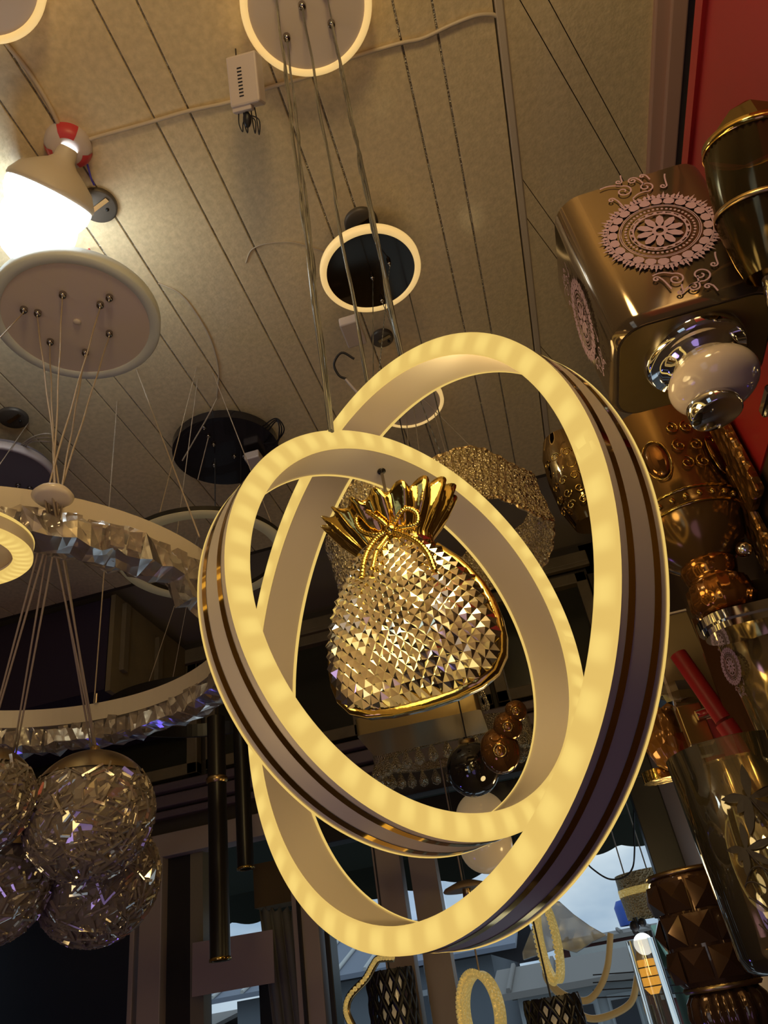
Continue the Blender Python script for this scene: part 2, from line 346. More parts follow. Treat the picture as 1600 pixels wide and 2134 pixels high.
# bulkhead box at the left end of the ceiling recess
t = thing('bulkhead_box', 'dark navy box with a plywood side under the ceiling at the window wall', 'box', (-2.2, 2.6, 1.2))
MB().box((-2.27, 2.76, 1.42), (1.40, .62, .40)).build('body', M['navy'], t)
b_ = MB().box((-1.556, 2.76, 1.42), (.02, .62, .42)); b_.build('side_panel', M['wood'], t)
MB().box((-1.535, 2.52, 1.46), (.02, .035, .30)).build('batten', M['beam'], t); MB().box((-1.535, 2.80, 1.40), (.02, .04, .34)).build('batten', M['beam'], t)
# surface cables on the ceiling
def ccable(pts, r, lab, nm='surface_cable'):
    p = spline([atz(x, y, CE-r) for x, y in pts], 8); return tag(MB().tube(p, r, 8).build(nm, M['trim']), lab, 'cable')
ccable([(182, 292), (210, 283), (300, 258), (390, 232), (480, 212), (556, 184), (650, 156), (720, 124), (830, 91), (880, 80), (940, 52), (990, 33), (1022, 30), (1036, 34)], .0042, 'cream cable run across the ceiling from the bulb holder to the joint strip')
ccable([(0, 70), (14, 92), (60, 150), (100, 215), (126, 268)], .0045, 'cream cable on the ceiling coming from the top left corner to the bulb holder')
ccable([(330, 590), (375, 612), (410, 655), (440, 710), (455, 770), (452, 828)], .0022, 'thin pale cable looping on the ceiling to the black round canopy', 'loop_cable')
ccable([(512, 548), (525, 520), (560, 507), (610, 505), (650, 516), (690, 530)], .0016, 'thin pale arc of cable on the ceiling beside the smoked mirror canopy', 'arc_cable')
# ------------------------------------------------------------------ pendant lamp in the middle
def light_ring(parent, C, n, R, t, w, holes=(), lit='led', stripes=True, name='light_ring'):
    C = np.asarray(C); F3 = frame(n); N_ = 168; tb = .0016
    band = MB().lathe([(R-t, .0012), (R, .0012), (R, w-.0012), (R-t, w-.0012)], C, F3, N_, closed=True, smooth=False)
    band.sm = [True]*len(band.f)
    o = band.build(name, M['band'], parent)
    md = o.modifiers.new('split', 'EDGE_SPLIT'); md.split_angle = .6
    b = .0035
    pf = [(R-t-.0006, .003), (R-t-.0006, 0), (R-t+b*.4, -.0022), (R-t+b, -.003), (R-t*.7, -.0033), (R-t*.5, -.0034), (R-t*.3, -.0033), (R-b, -.003), (R-b*.4, -.0022), (R+.0006, 0), (R+.0006, .003)]
    d = MB().lathe(pf, C, F3, N_).build('diffuser', M[lit], o); set_angle(d, C, F3)
    pb = [(r, w-z) for r, z in pf][::-1]
    d2_ = MB().lathe(pb, C, F3, N_).build('diffuser', M[lit], o); set_angle(d2_, C, F3)
    if stripes:
        for a, c in ((.19, .32), (.70, .835)): MB().lathe([(R+.0005, w*a), (R+.0005, w*c)], C, F3, N_).build('gold_stripe', M['gold'], o)
    for hp in holes:
        nn = nz(hp-C); MB().lathe([(.0048, 0), (.0048, .0012), (.0022, .0014)], hp, frame(-nn), 16).build('cable_hole', M['black'], o)
    return o
def grip(parent, p, r=.0075, s=1.0):
    MB().lathe([(r, 0), (r, -.008*s), (r*.92, -.0105*s), (r*.5, -.0125*s), (r*.32, -.0125*s), (r*.32, -.019*s), (r*.1, -.021*s), (.0001, -.021*s)], p, None, 14).build('cable_grip', M['steel'], parent)
def canopy(parent, C, R, h, disc_m, rim_m, rimw=.014, tilt=None, hub=True):
    F3 = np.eye(3) if tilt is None else frame(tilt, (0, 1, 0))
    o = MB().lathe([(R-rimw, .0005), (R-rimw, h), (.0001, h)], C, F3, 64, smooth=False).build('canopy_plate', disc_m, parent)
    b = MB().disc(C, F3, R-rimw+.001, .0008, 64, True).build('face', disc_m, o)
    rm = MB().lathe([(R-rimw, .001), (R-rimw*.9, -.002), (R-.003, -.002), (R, .001), (R, h*.55), (R-rimw, h*.55)], C, F3, 72).build('rim', rim_m, o)
    return o
def twist(p0, p1, r, turns=0, sag=0, n=14, amp=0, ph=0):
    p0 = np.asarray(p0); p1 = np.asarray(p1); out = []; d = nz(p1-p0); F3 = frame(d)
    for i in range(n+1):
        t_ = i/n; q = p0+(p1-p0)*t_; a = turns*2*PI*t_+ph; env = math.sin(PI*t_)**.4 if 0 < t_ < 1 else 0
        out.append(q+F3@np.array([math.cos(a)*amp*env, math.sin(a)*amp*env, 0])+np.array([sag*math.sin(PI*t_), 0, 0]))
    return out
CA = np.array([-.1209, .639, .3245]); nA = nz([.6582, .7524, -.0247]); RA, TA, WA = .2822, .0195, .0537
CB = np.array([-.0735, .6472, .3232]); nB = nz([-.7699, .6381, -.0053]); RB, TB, WB = .211, .0205, .0546
CZP = 1.585; CC = np.array([-.074, .624, CZP])
lampT = thing('pendant_lamp', 'large pendant lamp of two crossed glowing rings around a crystal pouch, in the middle', 'pendant lamp', (-.08, .63, .045))
cn = canopy(lampT, CC, .124, .045, M['canopy'], M['led_flat'], .0145)
def ring_pt(C, n, R, w, z_ang, ax):                      # point on the ring surface
    F3 = frame(n); a = z_ang; return C+F3@np.array([R*math.cos(a), R*math.sin(a), w*ax])
topA = PI/2 if frame(nA)[2, 1] > 0 else -PI/2; topB = PI/2 if frame(nB)[2, 1] > 0 else -PI/2
holeA = ring_pt(CA, nA, RA-TA-.0004, WA, topA-.14, .50); holeB = ring_pt(CB, nB, RB-TB-.0004, WB, topB, .55)
light_ring(lampT, CA, nA, RA, TA, WA, (holeA,)); light_ring(lampT, CB, nB, RB, TB, WB, (holeB,))
G = {k: atz(x, y, CZP) for k, (x, y) in dict(a=(597, 76), b=(629, 10), c=(690, 48), d=(572, -30), e=(676, -30)).items()}
for g in G.values(): grip(cn, g)
def cable(parent, p0, p1, r=.0016, m='cable', amp=.002, turns=3, ph=0, two=True):
    o = MB().tube(twist(p0, p1, r, turns, n=30, amp=amp*.6, ph=ph), r, 8)
    if two: o.tube(twist(p0, p1, r, turns*2, n=44, amp=amp, ph=ph+PI), r*.8, 6)
    return o.build('cable', M[m], parent)
gd = np.array([0, 0, -.020])
tB1 = at(690, 895, .72); tB2 = at(765, 800, .80); tB3 = at(838, 742, .80)
topAr = ring_pt(CA, nA, RA+.0005, WA, topA, .5)
cable(lampT, G['d']+gd, at(688, 897, .735), .0023); cable(lampT, G['a']+gd, at(692, 899, .735), .0020, ph=1)
cable(lampT, G['b']+gd, at(766, 803, .86), .0024, two=False, amp=.003)
cable(lampT, G['c']+gd, at(838, 745, .83), .0022, ph=2); cable(lampT, G['c']+gd, at(834, 742, .84), .0022, ph=4, amp=.003); cable(lampT, G['e']+gd, at(840, 745, .845), .0014, ph=4, amp=.001, two=False)
bagtop = np.array([-.0905, .628, .40])
cable(lampT, holeA+[0, 0, .004], holeB+[0, 0, .02], .0018, two=False, amp=0); cable(lampT, holeB, bagtop, .0019, 'steel', two=False, amp=0)
# the crystal pouch: flattened pear with diamond-cut front, gold seam band, ruffle and bow
phi = math.radians(-93.5); nb = np.array([math.cos(phi)-.07, math.sin(phi), 0]); nb = nz(nb); ub = np.array([-nb[1], nb[0], 0]); vb = np.array([0, 0, 1.])
if ub[0] < 0: ub = -ub
BO = np.array([-.0915, .628, 0])
def bp_(u, v, n_): return BO+ub*u+vb*v+nb*n_            # n_ towards the viewer
out_r = [(.372, .0405), (.362, .048), (.350, .0575), (.335, .066), (.318, .0735), (.300, .0785), (.282, .0805), (.265, .080), (.250, .0760), (.238, .0665), (.231, .052), (.227, .030), (.2255, .0)]
zs = np.array([a for a, b in out_r])[::-1]; ws = np.array([b for a, b in out_r])[::-1]
def half(z): return float(np.interp(z, zs, ws))
shade = MB().tube([bp_(0, .40, 0), bp_(0, .36, 0)], .030, 24).build('pouch_shade', M['goldsoft'], lampT)
def surf(s_, t_, extra=0):
    # s_ along the outline from the top (0) to the bottom (1), t_ across -1..1
    z = .376-(.376-.2262)*(1-(1-s_)**1.25); z = max(min(z, .376), .2262); h = half(z); a = t_*PI/2
    dep = .047*min(1, ((z-.2255)/.05)**.5 if z > .2255 else 0)*(.75+.25*min(1, (.376-z)/.05))
    return bp_(h*math.sin(a), z, dep*math.cos(a)*1.0+.004) + (nb*math.cos(a)+ub*math.sin(a))*extra
DU, DZ = .0050, .0058
def inside(u, z): return .2262 < z < .377 and abs(u) < half(z)
def snap(u, z):
    if inside(u, z): return u, z
    a, b = 0.0, 1.0
    for _ in range(24):
        c = (a+b)/2
        if inside(u*(1-c), z+(.30-z)*c): b = c
        else: a = c
    return u*(1-b), z+(.30-z)*b
def front(u, z, e=0):
    h = max(half(z), 1e-4); q = max(0, 1-(u/h)**2); d = .047*math.sqrt(q)*min(1, max(0, (z-.2262)/.055))**.5*(.72+.28*min(1, (.377-z)/.05))
    a = math.asin(max(-1, min(1, u/h))); tl = -.5*max(0, 1-(z-.2262)/.05)
    return bp_(u, z, d+.004)+(nb*math.cos(a)+ub*math.sin(a)+vb*tl)*e
I0, I1, J0, J1 = -17, 17, -1, 27; v = []; f = []; idx = {}
for i in range(I0, I1+1):
    for j in range(J0, J1+1):
        u, z = i*DU, .2262+j*DZ; su, sz = snap(u, z); ins = inside(u, z); idx[i, j] = (len(v), ins)
        v.append(front(su, sz, (.0027+.0005*rng.normal() if ins else 0) if (i+j) % 2 else -.0004))
for i in range(I0, I1+1):
    for j in range(J0, J1+1):
        if (i+j) % 2:
            n4 = [(i-1, j), (i, j+1), (i+1, j), (i, j-1)]
            if not (idx[i, j][1] or any(idx.get(q, (0, False))[1] for q in n4)): continue
            for q in range(4):
                p, r_ = n4[q], n4[(q+1) % 4]
                if p in idx and r_ in idx: f.append((idx[i, j][0], idx[p][0], idx[r_][0]))
MB().add(v, f).build('crystal_front', M['bag'], shade)
mb = MB(); v = []; f = []
for i in range(13):
    for j in range(17):
        q = surf(i/12, -1+2*j/16, -.007); v.append(q)
f = [(i*17+j, i*17+j+1, (i+1)*17+j+1, (i+1)*17+j) for i in range(12) for j in range(16)]
MB().add(v, f, True).build('inner_reflector', mat('champagne_liner', (.70, .55, .32), .5), shade)
ol = [(-half(z), z) for z, w in out_r]+[(half(z), z) for z, w in out_r[::-1]][1:]
ol = [(u, z) for u, z in ol]
def offs(ol, e):
    c = np.array([0, .30]); res = []
    for i in range(len(ol)):
        a = np.array(ol[max(i-1, 0)]); b = np.array(ol[min(i+1, len(ol)-1)]); tg = nz(b-a); nn = np.array([tg[1], -tg[0]]); p = np.array(ol[i])
        if nn@(p-c) < 0: nn = -nn
        res.append(p+nn*e)
    return res
bandp = [(-.001, .0045), (.0036, .0040), (.0050, .0), (.0042, -.010), (-.001, -.014)]
v = []; k = len(bandp); rows = [offs(ol, e) for e, d_ in bandp]
for i in range(len(ol)): v += [bp_(rows[j][i][0], rows[j][i][1], bandp[j][1]) for j in range(k)]
MB().add(v, [(i*k+j, (i+1)*k+j, (i+1)*k+j+1, i*k+j+1) for i in range(len(ol)-1) for j in range(k-1)], True).build('gold_seam_band', M['goldsoft'], shade)
v = []
for i in range(13):
    for j in range(17):
        q = surf(i/12, -1+2*j/16, 0); n_ = (q-BO)@nb; v.append(q-nb*(n_*1.75+.006))
MB().add(v, f, True).build('back_shell', mat('mirror_back_shell', (.45, .38, .26), .08, metal=.9), shade)
# ruffle
v = []; NR = 192; prof = [(.372, 1.0, .8), (.380, .93, .85), (.387, .97, .95), (.396, 1.17, 1.2), (.408, 1.42, 1.5), (.420, 1.60, 1.75), (.4265, 1.68, 1.88)]
for i in range(NR):
    a = 2*PI*i/NR
    for j, (z, su, sd) in enumerate(prof):
        pl = (j/6.)**1.3; w_ = 1+.085*pl*math.sin(17*a)+.02*math.sin(41*a)*(1-abs(j-2)/6)*.6
        v.append(bp_(.0405*su*w_*math.sin(a), z+.003*pl*math.sin(17*a+1.2)+.006*pl*math.cos(2*a)*-1, .028*sd*w_*math.cos(a)))
k = len(prof)
rf = MB().add(v, [(i*k+j, ((i+1) % NR)*k+j, ((i+1) % NR)*k+j+1, i*k+j+1) for i in range(NR) for j in range(k-1)], True).build('ruffle', M['goldsoft'], shade)
so = rf.modifiers.new('thick', 'SOLIDIFY'); so.thickness = .0018
# bow of twisted cord
def cord(pts, r):
    p = spline(pts, 14); mb = MB().tube(p, lambda t_: r*(1+.16*math.sin(t_*len(p)*2.2)), 10); return mb
def fp(px, py, dn): # a point of the pouch face plane
    n_ = nb; r = ray(px, py); return r*(((BO+nb*dn)@n_)/(r@n_))
bow = cord([fp(812, 1103, .036), fp(790, 1082, .042), fp(762, 1066, .042), fp(742, 1080, .040), (fp(752, 1106, .040)), fp(782, 1115, .040), fp(812, 1105, .038)], .0026).build('bow', M['goldsoft'], shade)
cord([fp(815, 1103, .036), fp(828, 1078, .042), fp(846, 1060, .043), fp(868, 1070, .041), fp(868, 1092, .040), fp(842, 1100, .040), fp(815, 1105, .038)], .0026).build('bow_loop', M['goldsoft'], bow)
MB().sph(fp(814, 1104, .041), .0062, 16).build('bow_knot', M['goldsoft'], bow)
cord([fp(808, 1108, .040), fp(785, 1122, .043), fp(768, 1145, .046), fp(758, 1170, .050), fp(753, 1205, .052)], .0028).build('cord_tail', M['goldsoft'], bow)
cord([fp(820, 1108, .040), fp(848, 1118, .043), fp(872, 1132, .046), fp(892, 1155, .049), fp(906, 1190, .051)], .0030).build('cord_tail', M['goldsoft'], bow)
cord([fp(812, 1110, .039), fp(798, 1130, .043), fp(784, 1150, .047), fp(776, 1185, .051)], .0022).build('cord_tail', M['goldsoft'], bow)
# ------------------------------------------------------------------ display board on the right
XB = .36
board = struct('wall_2', MB().box((XB+.014, .95, -.3325), (.028, 2.50, 2.335)), mat('brown_board', (.075, .04, .018), .55, noise=(.055, .03, .014), nscale=3), bevel=.002)
MB().box((XB-.0015, .46, .672), (.003, 1.52, .31)).build('red_panel', M['red'], board)
MB().box((XB-.0012, 1.66, .42), (.0024, .22, .22)).build('red_panel', M['red'], board)
bp = MB().box((XB+.012, 2.60, -.33), (.024, .80, 2.34)); bp.build('board_panel', M['beige'], board)
MB().box((XB-.004, 1.0, .824), (.008, 2.6, .018)).build('edge_strip', M['red'], board)
def mount(parent, p, r=.045, m='chrome'):               # round plate on the board with its arm
    p = np.asarray(p); F3 = frame([-1, 0, 0])
    MB().lathe([(r, 0), (r, .006), (r*.8, .012), (.0001, .012)], (XB-.0005, p[1], p[2]), F3, 28).build('wall_plate', M[m], parent)
# engraved rosette, built as thin raised outlines on a flat face
def rosette(mb, C, Fm, s, full=True):
    def pt(u, v, n=.0): return np.asarray(C)+Fm@np.array([u*s, v*s, n])
    def ann(r0, r1, n=72, w=0, k=0, base=0):
        v = []
        for i in range(n):
            a = 2*PI*i/n; rr = r1*(1+w*abs(math.sin(a*k/2)))
            v += [pt(r0*math.cos(a), r0*math.sin(a), .0006), pt(rr*math.cos(a), rr*math.sin(a), .0006)]
        mb.add(v, [(2*i, 2*i+1, (2*((i+1) % n))+1, 2*((i+1) % n)) for i in range(n)])
    def dot(u, v, r, n=10): mb.add([pt(u+r*math.cos(2*PI*i/n), v+r*math.sin(2*PI*i/n), .0007) for i in range(n)], [tuple(range(n))])
    ann(.06, .12); ann(.46, .475); ann(.60, .612); ann(.625, .64); ann(.40, .42, 72, .05, 24)
    for k in range(10):                                 # inner petals
        a = 2*PI*k/10; c, s_ = math.cos(a), math.sin(a)
        q = [(.12, -.02), (.22, -.065), (.33, -.05), (.38, 0), (.33, .05), (.22, .065), (.12, .02)]
        mb.add([pt(x*c-y*s_, x*s_+y*c, .0006) for x, y in q], [tuple(range(7))])
    for k in range(48): a = 2*PI*k/48; dot(.535*math.cos(a), .535*math.sin(a), .022, 8)
    for k in range(20): a = 2*PI*(k+.5)/20; dot(.43*math.cos(a), .43*math.sin(a), .030, 8)
    for k in range(24):
        a = 2*PI*k/24; c, s_ = math.cos(a), math.sin(a)
        q = [(.665, -.04), (.70, -.085), (.77, -.085), (.80, -.04), (.80, .04), (.77, .085), (.70, .085), (.665, .04)]
        mb.add([pt(x*c-y*s_, x*s_+y*c, .0006) for x, y in q], [tuple(range(8))])
        for db in (-.5, 0, .5):
            a2 = a+2*PI/24*(.5+db*.55); c2, s2 = math.cos(a2), math.sin(a2); L_ = .99 if db == 0 else .93
            q = [(.82, -.03), (.87, -.045), (.90, -.018), (L_, 0), (.90, .018), (.87, .045), (.82, .03)]
            mb.add([pt(x*c2-y*s2, x*s2+y*c2, .0006) for x, y in q], [tuple(range(7))])
    ann(.80, .825)
    def curl(cu, cv, r0, turns, a0, sg, ln=.3, w=.013):
        ps = []; n = 30
        for i in range(n+1):
            t_ = i/n; a = a0+sg*turns*2*PI*t_; r = r0*(1-.85*t_); ps.append((cu+r*math.cos(a), cv+r*math.sin(a)))
        tg = np.array(ps[0])-np.array(ps[1]); tg = tg/np.linalg.norm(tg); s0 = np.array(ps[0])
        lead = [tuple(s0+tg*ln*(1-i/8)+np.array([0, .05*math.sin(PI*i/8)])) for i in range(8)]
        ps = lead+ps; v = []
        for i in range(len(ps)):
            a = np.array(ps[max(0, i-1)]); b = np.array(ps[min(len(ps)-1, i+1)]); t2 = nz(b-a) if np.linalg.norm(b-a) > 0 else np.array([1, 0]); nn = np.array([-t2[1], t2[0]])*w
            p = np.array(ps[i]); v += [pt(*(p+nn), .0006), pt(*(p-nn), .0006)]
        mb.add(v, [(2*i, 2*i+1, 2*i+3, 2*i+2) for i in range(len(ps)-1)])
    for sy in (-1, 1):
        curl(.16*sy, 1.16*sy, .13, 1.4, -PI/2*sy, sy); curl(-.20*sy, 1.22*sy, .15, 1.4, PI/2*sy, -sy, .35); curl(-.45*sy, 1.08*sy, .06, 1.2, 0, sy, .25)
        curl(.42*sy, 1.05*sy, .06, 1.2, 0, -sy, .30); curl(.02, 1.42*sy, .09, 1.5, 0, sy, .2); curl(-.2*sy, 1.50*sy, .06, 1.2, 0, -sy, .15); curl(.2*sy, 1.46*sy, .05, 1.2, 0, sy, .15)
# big rounded square glass sconce
t = thing('wall_sconce', 'large smoky square glass wall lamp with etched rosettes, top right corner', 'wall lamp', (.24, .62, .46))
bx, by, b0, b1, hw, hd = .243, .615, .508, .712, .082, .072
prof = []; pr = rrect(hw, hd, .030, 8); k = len(pr); v = []; rows = [(b1, 1.0, 1.0), ((b0+b1)/2, 1.0, 1.0), (b0+.012, .985, .985), (b0+.004, .965, .965), (b0, .93, .93)]
for z, a, b in rows: v += [(bx+x*a, by+y*b, z) for x, y in pr]
f = [(i*k+j, i*k+(j+1) % k, (i+1)*k+(j+1) % k, (i+1)*k+j) for i in range(len(rows)-1) for j in range(k)]
shd = MB().add(v, f, True)
shd.add([(bx+x*.93, by+y*.93, b0) for x, y in pr], [tuple(range(k))])
sh = shd.build('glass_shade', mat('smoked_plated_glass', (.20, .145, .095), .10, metal=.75), t)
MB().add([(bx+x*.90, by+y*.90, b0-.0012) for x, y in pr]+[(bx+x*.90, by+y*.90, b0-.0005) for x, y in pr], [tuple(range(k))[::-1]]+[(j, (j+1) % k, k+(j+1) % k, k+j) for j in range(k)]).build('base_glass', mat('olive_base_glass', (.20, .135, .04), .35, metal=.3, noise=(.15, .10, .03), nscale=14), sh)
mb = MB(); rosette(mb, (bx+.002, by-hd-.0016, .618), np.array([[1, 0, 0], [0, 0, 1], [0, -1, 0]], float).T@np.eye(3) if 0 else np.stack([[1, 0, 0], [0, 0, 1], [0, -1, 0]], 1).astype(float), .062); mb.build('etched_rosette', M['print'], sh)
mb = MB(); rosette(mb, (bx-hw-.0016, by, .600), np.stack([[0, -1, 0], [0, 0, 1], [-1, 0, 0]], 1).astype(float), .050); mb.build('etched_rosette', M['print'], sh)
hx, hy = bx+.0, by-.01
MB().lathe([(.050, 0), (.050, -.008), (.046, -.014), (.040, -.012), (.037, -.018), (.033, -.020), (.030, -.026), (.0001, -.026)], (hx, hy, b0-.001), None, 48).build('chrome_holder', M['chrome'], t)
MB().sph((hx+.004, hy+.002, b0-.043), .043, 40, sc=(1, 1, .64)).build('frosted_cap', M['frost'], t)
MB().lathe([(.0235, 0), (.0245, -.002), (.0245, -.015), (.0225, -.016), (.0001, -.016)], (hx-.006, hy+.006, b0-.064), None, 40).build('chrome_collar', M['chrome'], t)
MB().box(((hx+XB)/2+.025, hy+.03, b0-.062), (XB-hx-.045, .040, .012)).box((XB-.02, hy+.06, b0-.075), (.03, .06, .05)).build('arm', M['chrome'], t, bevel=.003)
mount(t, (0, hy+.03, b0-.062), .04)
# ribbed shade at the edge
t = thing('wall_sconce', 'ribbed smoky glass wall lamp with a gold rim, at the top right edge', 'wall lamp', (.32, .52, .50))
r0_ = at(1606, 575, .66); r1_ = at(1566, 300, .68); Rr = frame(r1_-r0_); rL = np.linalg.norm(r1_-r0_); rc = r0_
rb = MB().lathe([(.020, 0), (.026, rL*.12), (.036, rL*.4), (.040, rL*.8), (.040, rL)], rc, Rr, 96, rad=lambda a, j: 1+.02*math.cos(48*a)).build('ribbed_shade', M['ribbed'], t)
MB().lathe([(.0405, rL*.97), (.0420, rL*.97), (.0420, rL*1.03), (.0405, rL*1.03)], rc, Rr, 64, closed=True).build('gold_rim', M['goldsoft'], rb); MB().lathe([(.0385, rL*.46), (.0395, rL*.46), (.0395, rL*.50), (.0385, rL*.50)], rc, Rr, 64, closed=True).build('gold_rim', M['gold_old'], rb)
MB().lathe([(.040, rL*1.03), (.018, rL*1.25), (.0001, rL*1.34)], rc, Rr, 6, smooth=False).build('cap', M['smoke'], rb)
MB().tube([rc, rc-Rr[:, 2]*.03, np.array([XB, rc[1]+.03, rc[2]-.03])], .009, 14).build('arm', M['chrome'], t)
# amber ornate sconce with jewels
def scroll(c, Fm, r, turns=1.3, sg=1, a0=0, w=.0016, n=26):
    return [np.asarray(c)+Fm@np.array([r*(1-.8*i/n)*math.cos(a0+sg*turns*2*PI*i/n), r*(1-.8*i/n)*math.sin(a0+sg*turns*2*PI*i/n), 0]) for i in range(n+1)]
t = thing('wall_sconce', 'amber gold glass wall lamp with jewelled scrolls, below the large smoky one', 'wall lamp', (.285, 1.0, .40))
ac = np.array([.277, .99, .56])
gs = MB().lathe([(.078, .125), (.074, .06), (.073, .0), (.076, -.035), (.074, -.05), (.058, -.085), (.036, -.105)], ac, None, 64).build('amber_shade', mat('amber_plated_glass', (.24, .135, .045), .14, metal=.65), t)
mb = MB(); jw = MB()
for kk in range(8):
    a = -PI/2-.35+kk*.62-1.2; u = np.array([-math.sin(a), math.cos(a), 0]); n_ = np.array([math.cos(a), math.sin(a), 0]); c = ac+n_*.0765+np.array([0, 0, .035]); Fm = np.stack([u, [0, 0, 1], n_], 1)
    if kk % 2 == 0:
        MB().sph(c, .020, 16, Fm, (.75, 1.45, .25)).build('jewel_inlay', M['amberball'], gs); mb.tube([c+Fm@np.array([.018*math.cos(q), .033*math.sin(q), 0]) for q in np.linspace(0, 2*PI, 28)[:-1]], lambda s_: .0013+.0006*math.sin(s_*120), 6, closed=True)
    else:
        for dz, sg in ((.045, 1), (.012, -1), (-.018, 1)):
            for sx in (-1, 1): mb.tube(scroll(c+np.array([0, 0, dz])+u*.012*sx, Fm, .011, 1.3, sg*sx, PI/2), .0015, 6)
mb.lathe([(.0765, -.020), (.0785, -.022), (.0765, -.024)], ac, None, 120, rad=lambda a, j: 1+.01*math.cos(60*a)); mb.lathe([(.077, -.044), (.079, -.046), (.077, -.048)], ac, None, 64)
for kk in range(26):
    a = 2*PI*kk/26; n_ = np.array([math.cos(a), math.sin(a), 0]); c = ac+n_*.0765+np.array([0, 0, -.034]); mb.sph(c, .0045, 8, None, (1, 1, 1.2))
mb.build('gold_filigree', M['goldsoft'], gs)
MB().lathe([(.036, 0), (.038, -.006), (.034, -.02), (.030, -.026), (.040, -.034), (.043, -.06), (.036, -.074), (.022, -.078), (.0001, -.078)], ac+[0, 0, -.105], None, 48, rad=lambda a, j: 1+(.035*math.cos(18*a) if j in (4, 5, 6) else 0)).build('fluted_cup', mat('amber_gold_cup', (.36, .15, .035), .12, metal=.8), t)
MB().rbox(ac+[.03, .0, -.192], (.15, .075, .012), .036).build('arm_plate', M['chrome'], t, bevel=.002)
MB().rbox(ac+[.028, .0, -.203], (.136, .066, .010), .032).build('arm_underplate', M['chrome'], t, bevel=.002)
mount(t, (0, ac[1], ac[2]-.192), .05)
# bevelled wall mirror strips with carved gold plates
t = thing('wall_sconce', 'gold carved plate wall lamp at right, behind the amber gold one', 'wall lamp', (.34, 1.1, .5))
for px, py, l in ((1530, 950, .15), (1560, 1080, .15)):
    c = atx(px, py, .345); MB().box(c, (.012, .055, l)).build('carved_plate', mat('carved_gold_plate', (.34, .17, .05), .25, metal=.8, bump=('voronoi', 60, 1.0)), t, bevel=.004)
c = atx(1550, 1145, .32); MB().sph(c, .011, 16).build('ball_knob', M['chrome'], t); MB().box(atx(1525, 1095, .34), (.02, .02, .035)).build('bracket', M['gold_old'], t, bevel=.002)
# gold tumbler sconce at right edge
def tumbler(name, label, c, r, h, mat_, taper=.96):
    t = thing(name, label, 'wall lamp', (c[0], c[1], c[2]-h/2))
    o = MB().lathe([(r*.0, -h/2), (r*taper*.8, -h/2), (r*taper*.94, -h/2+.006), (r*taper, -h/2+.018), (r, h/2)], c, None, 64).build('glass_shade', mat_, t)
    s_ = o.modifiers.new('thick', 'SOLIDIFY'); s_.thickness = .003; return t, o
gc = at(1618, 1390, 1.02); gt, go = tumbler('wall_sconce', 'gold lined glass tumbler wall lamp at the right edge, halfway down', gc, .060, .21, M['goldsheen'])
mb = MB(); Fm = np.stack([[math.sin(.25), -math.cos(.25), 0], [0, 0, 1], [-math.cos(.25), -math.sin(.25), 0]], 1)
rosette(mb, gc+Fm@np.array([0, .01, .0608]), Fm@np.eye(3), .028)
mb.build('etched_scroll', M['print'], go); MB().lathe([(.03, 0), (.032, -.012), (.022, -.022), (.0001, -.022)], gc-[0, 0, .105], None, 32).build('holder', M['chrome'], gt)
MB().box((( gc[0]+XB)/2+.01, gc[1], gc[2]-.122), (XB-gc[0]-.01, .03, .012)).build('arm', M['chrome'], gt, bevel=.002)
# clear tumbler with dark leaves, lower right
tc_ = np.array([.2030, .98, .10]); tt, to = tumbler('wall_sconce', 'tall clear glass tumbler wall lamp with dark palm leaf print, lower right', tc_, .068, .225, M['clear'])
MB().lathe([(.045, -.09), (.052, -.08), (.053, .09), (.050, .095)], tc_, None, 48).build('gold_liner', mat('striped_gold_liner', (.66, .50, .24), .14, metal=.8, bump=('wave', 9, .6)), tt)
def leafpts(c, ang, L_, W_):
    return [(c[0]+math.cos(ang)*L_*t_+math.sin(ang)*W_*w_, c[1]+math.sin(ang)*L_*t_-math.cos(ang)*W_*w_) for t_, w_ in ((0, .15), (.25, .7), (.5, 1), (.75, .75), (1.05, 0), (.8, -.6), (.5, -.8), (.2, -.5), (0, -.15))]
def oncyl(c, r, u, v): a = math.radians(-118)+u/r; return np.asarray(c)+np.array([r*math.cos(a), r*math.sin(a), v])
mb = MB()
for (cu, cv, sc) in ((.026, .045, 1), (.004, -.002, .75)):
    for ang, L_ in ((80, .034), (170, .028), (10, .040), (-45, .036), (250, .036), (215, .02)):
        q = leafpts((cu, cv), math.radians(ang), L_*sc, .0058*sc); mb.add([oncyl(tc_, .0690, a, b) for a, b in q], [tuple(range(9))])
    mb.tube([oncyl(tc_, .0685, cu+.004*i+.0006*i*i, cv-.012*i) for i in range(9)], .0012, 6)
for i in range(5):
    z0 = -.035-.012*i; mb.tube([oncyl(tc_, .0690, -.012+.06*q, z0+.016*math.sin(q*5+i)) for q in np.linspace(0, 1, 16)], .0008, 5)
mb.build('leaf_print', M['dkprint'], to)
MB().rbox(tc_-[-.05, 0, .125], (.16, .03, .012), .012).build('arm', M['chrome'], tt); mount(tt, (0, tc_[1], tc_[2]-.125), .04)
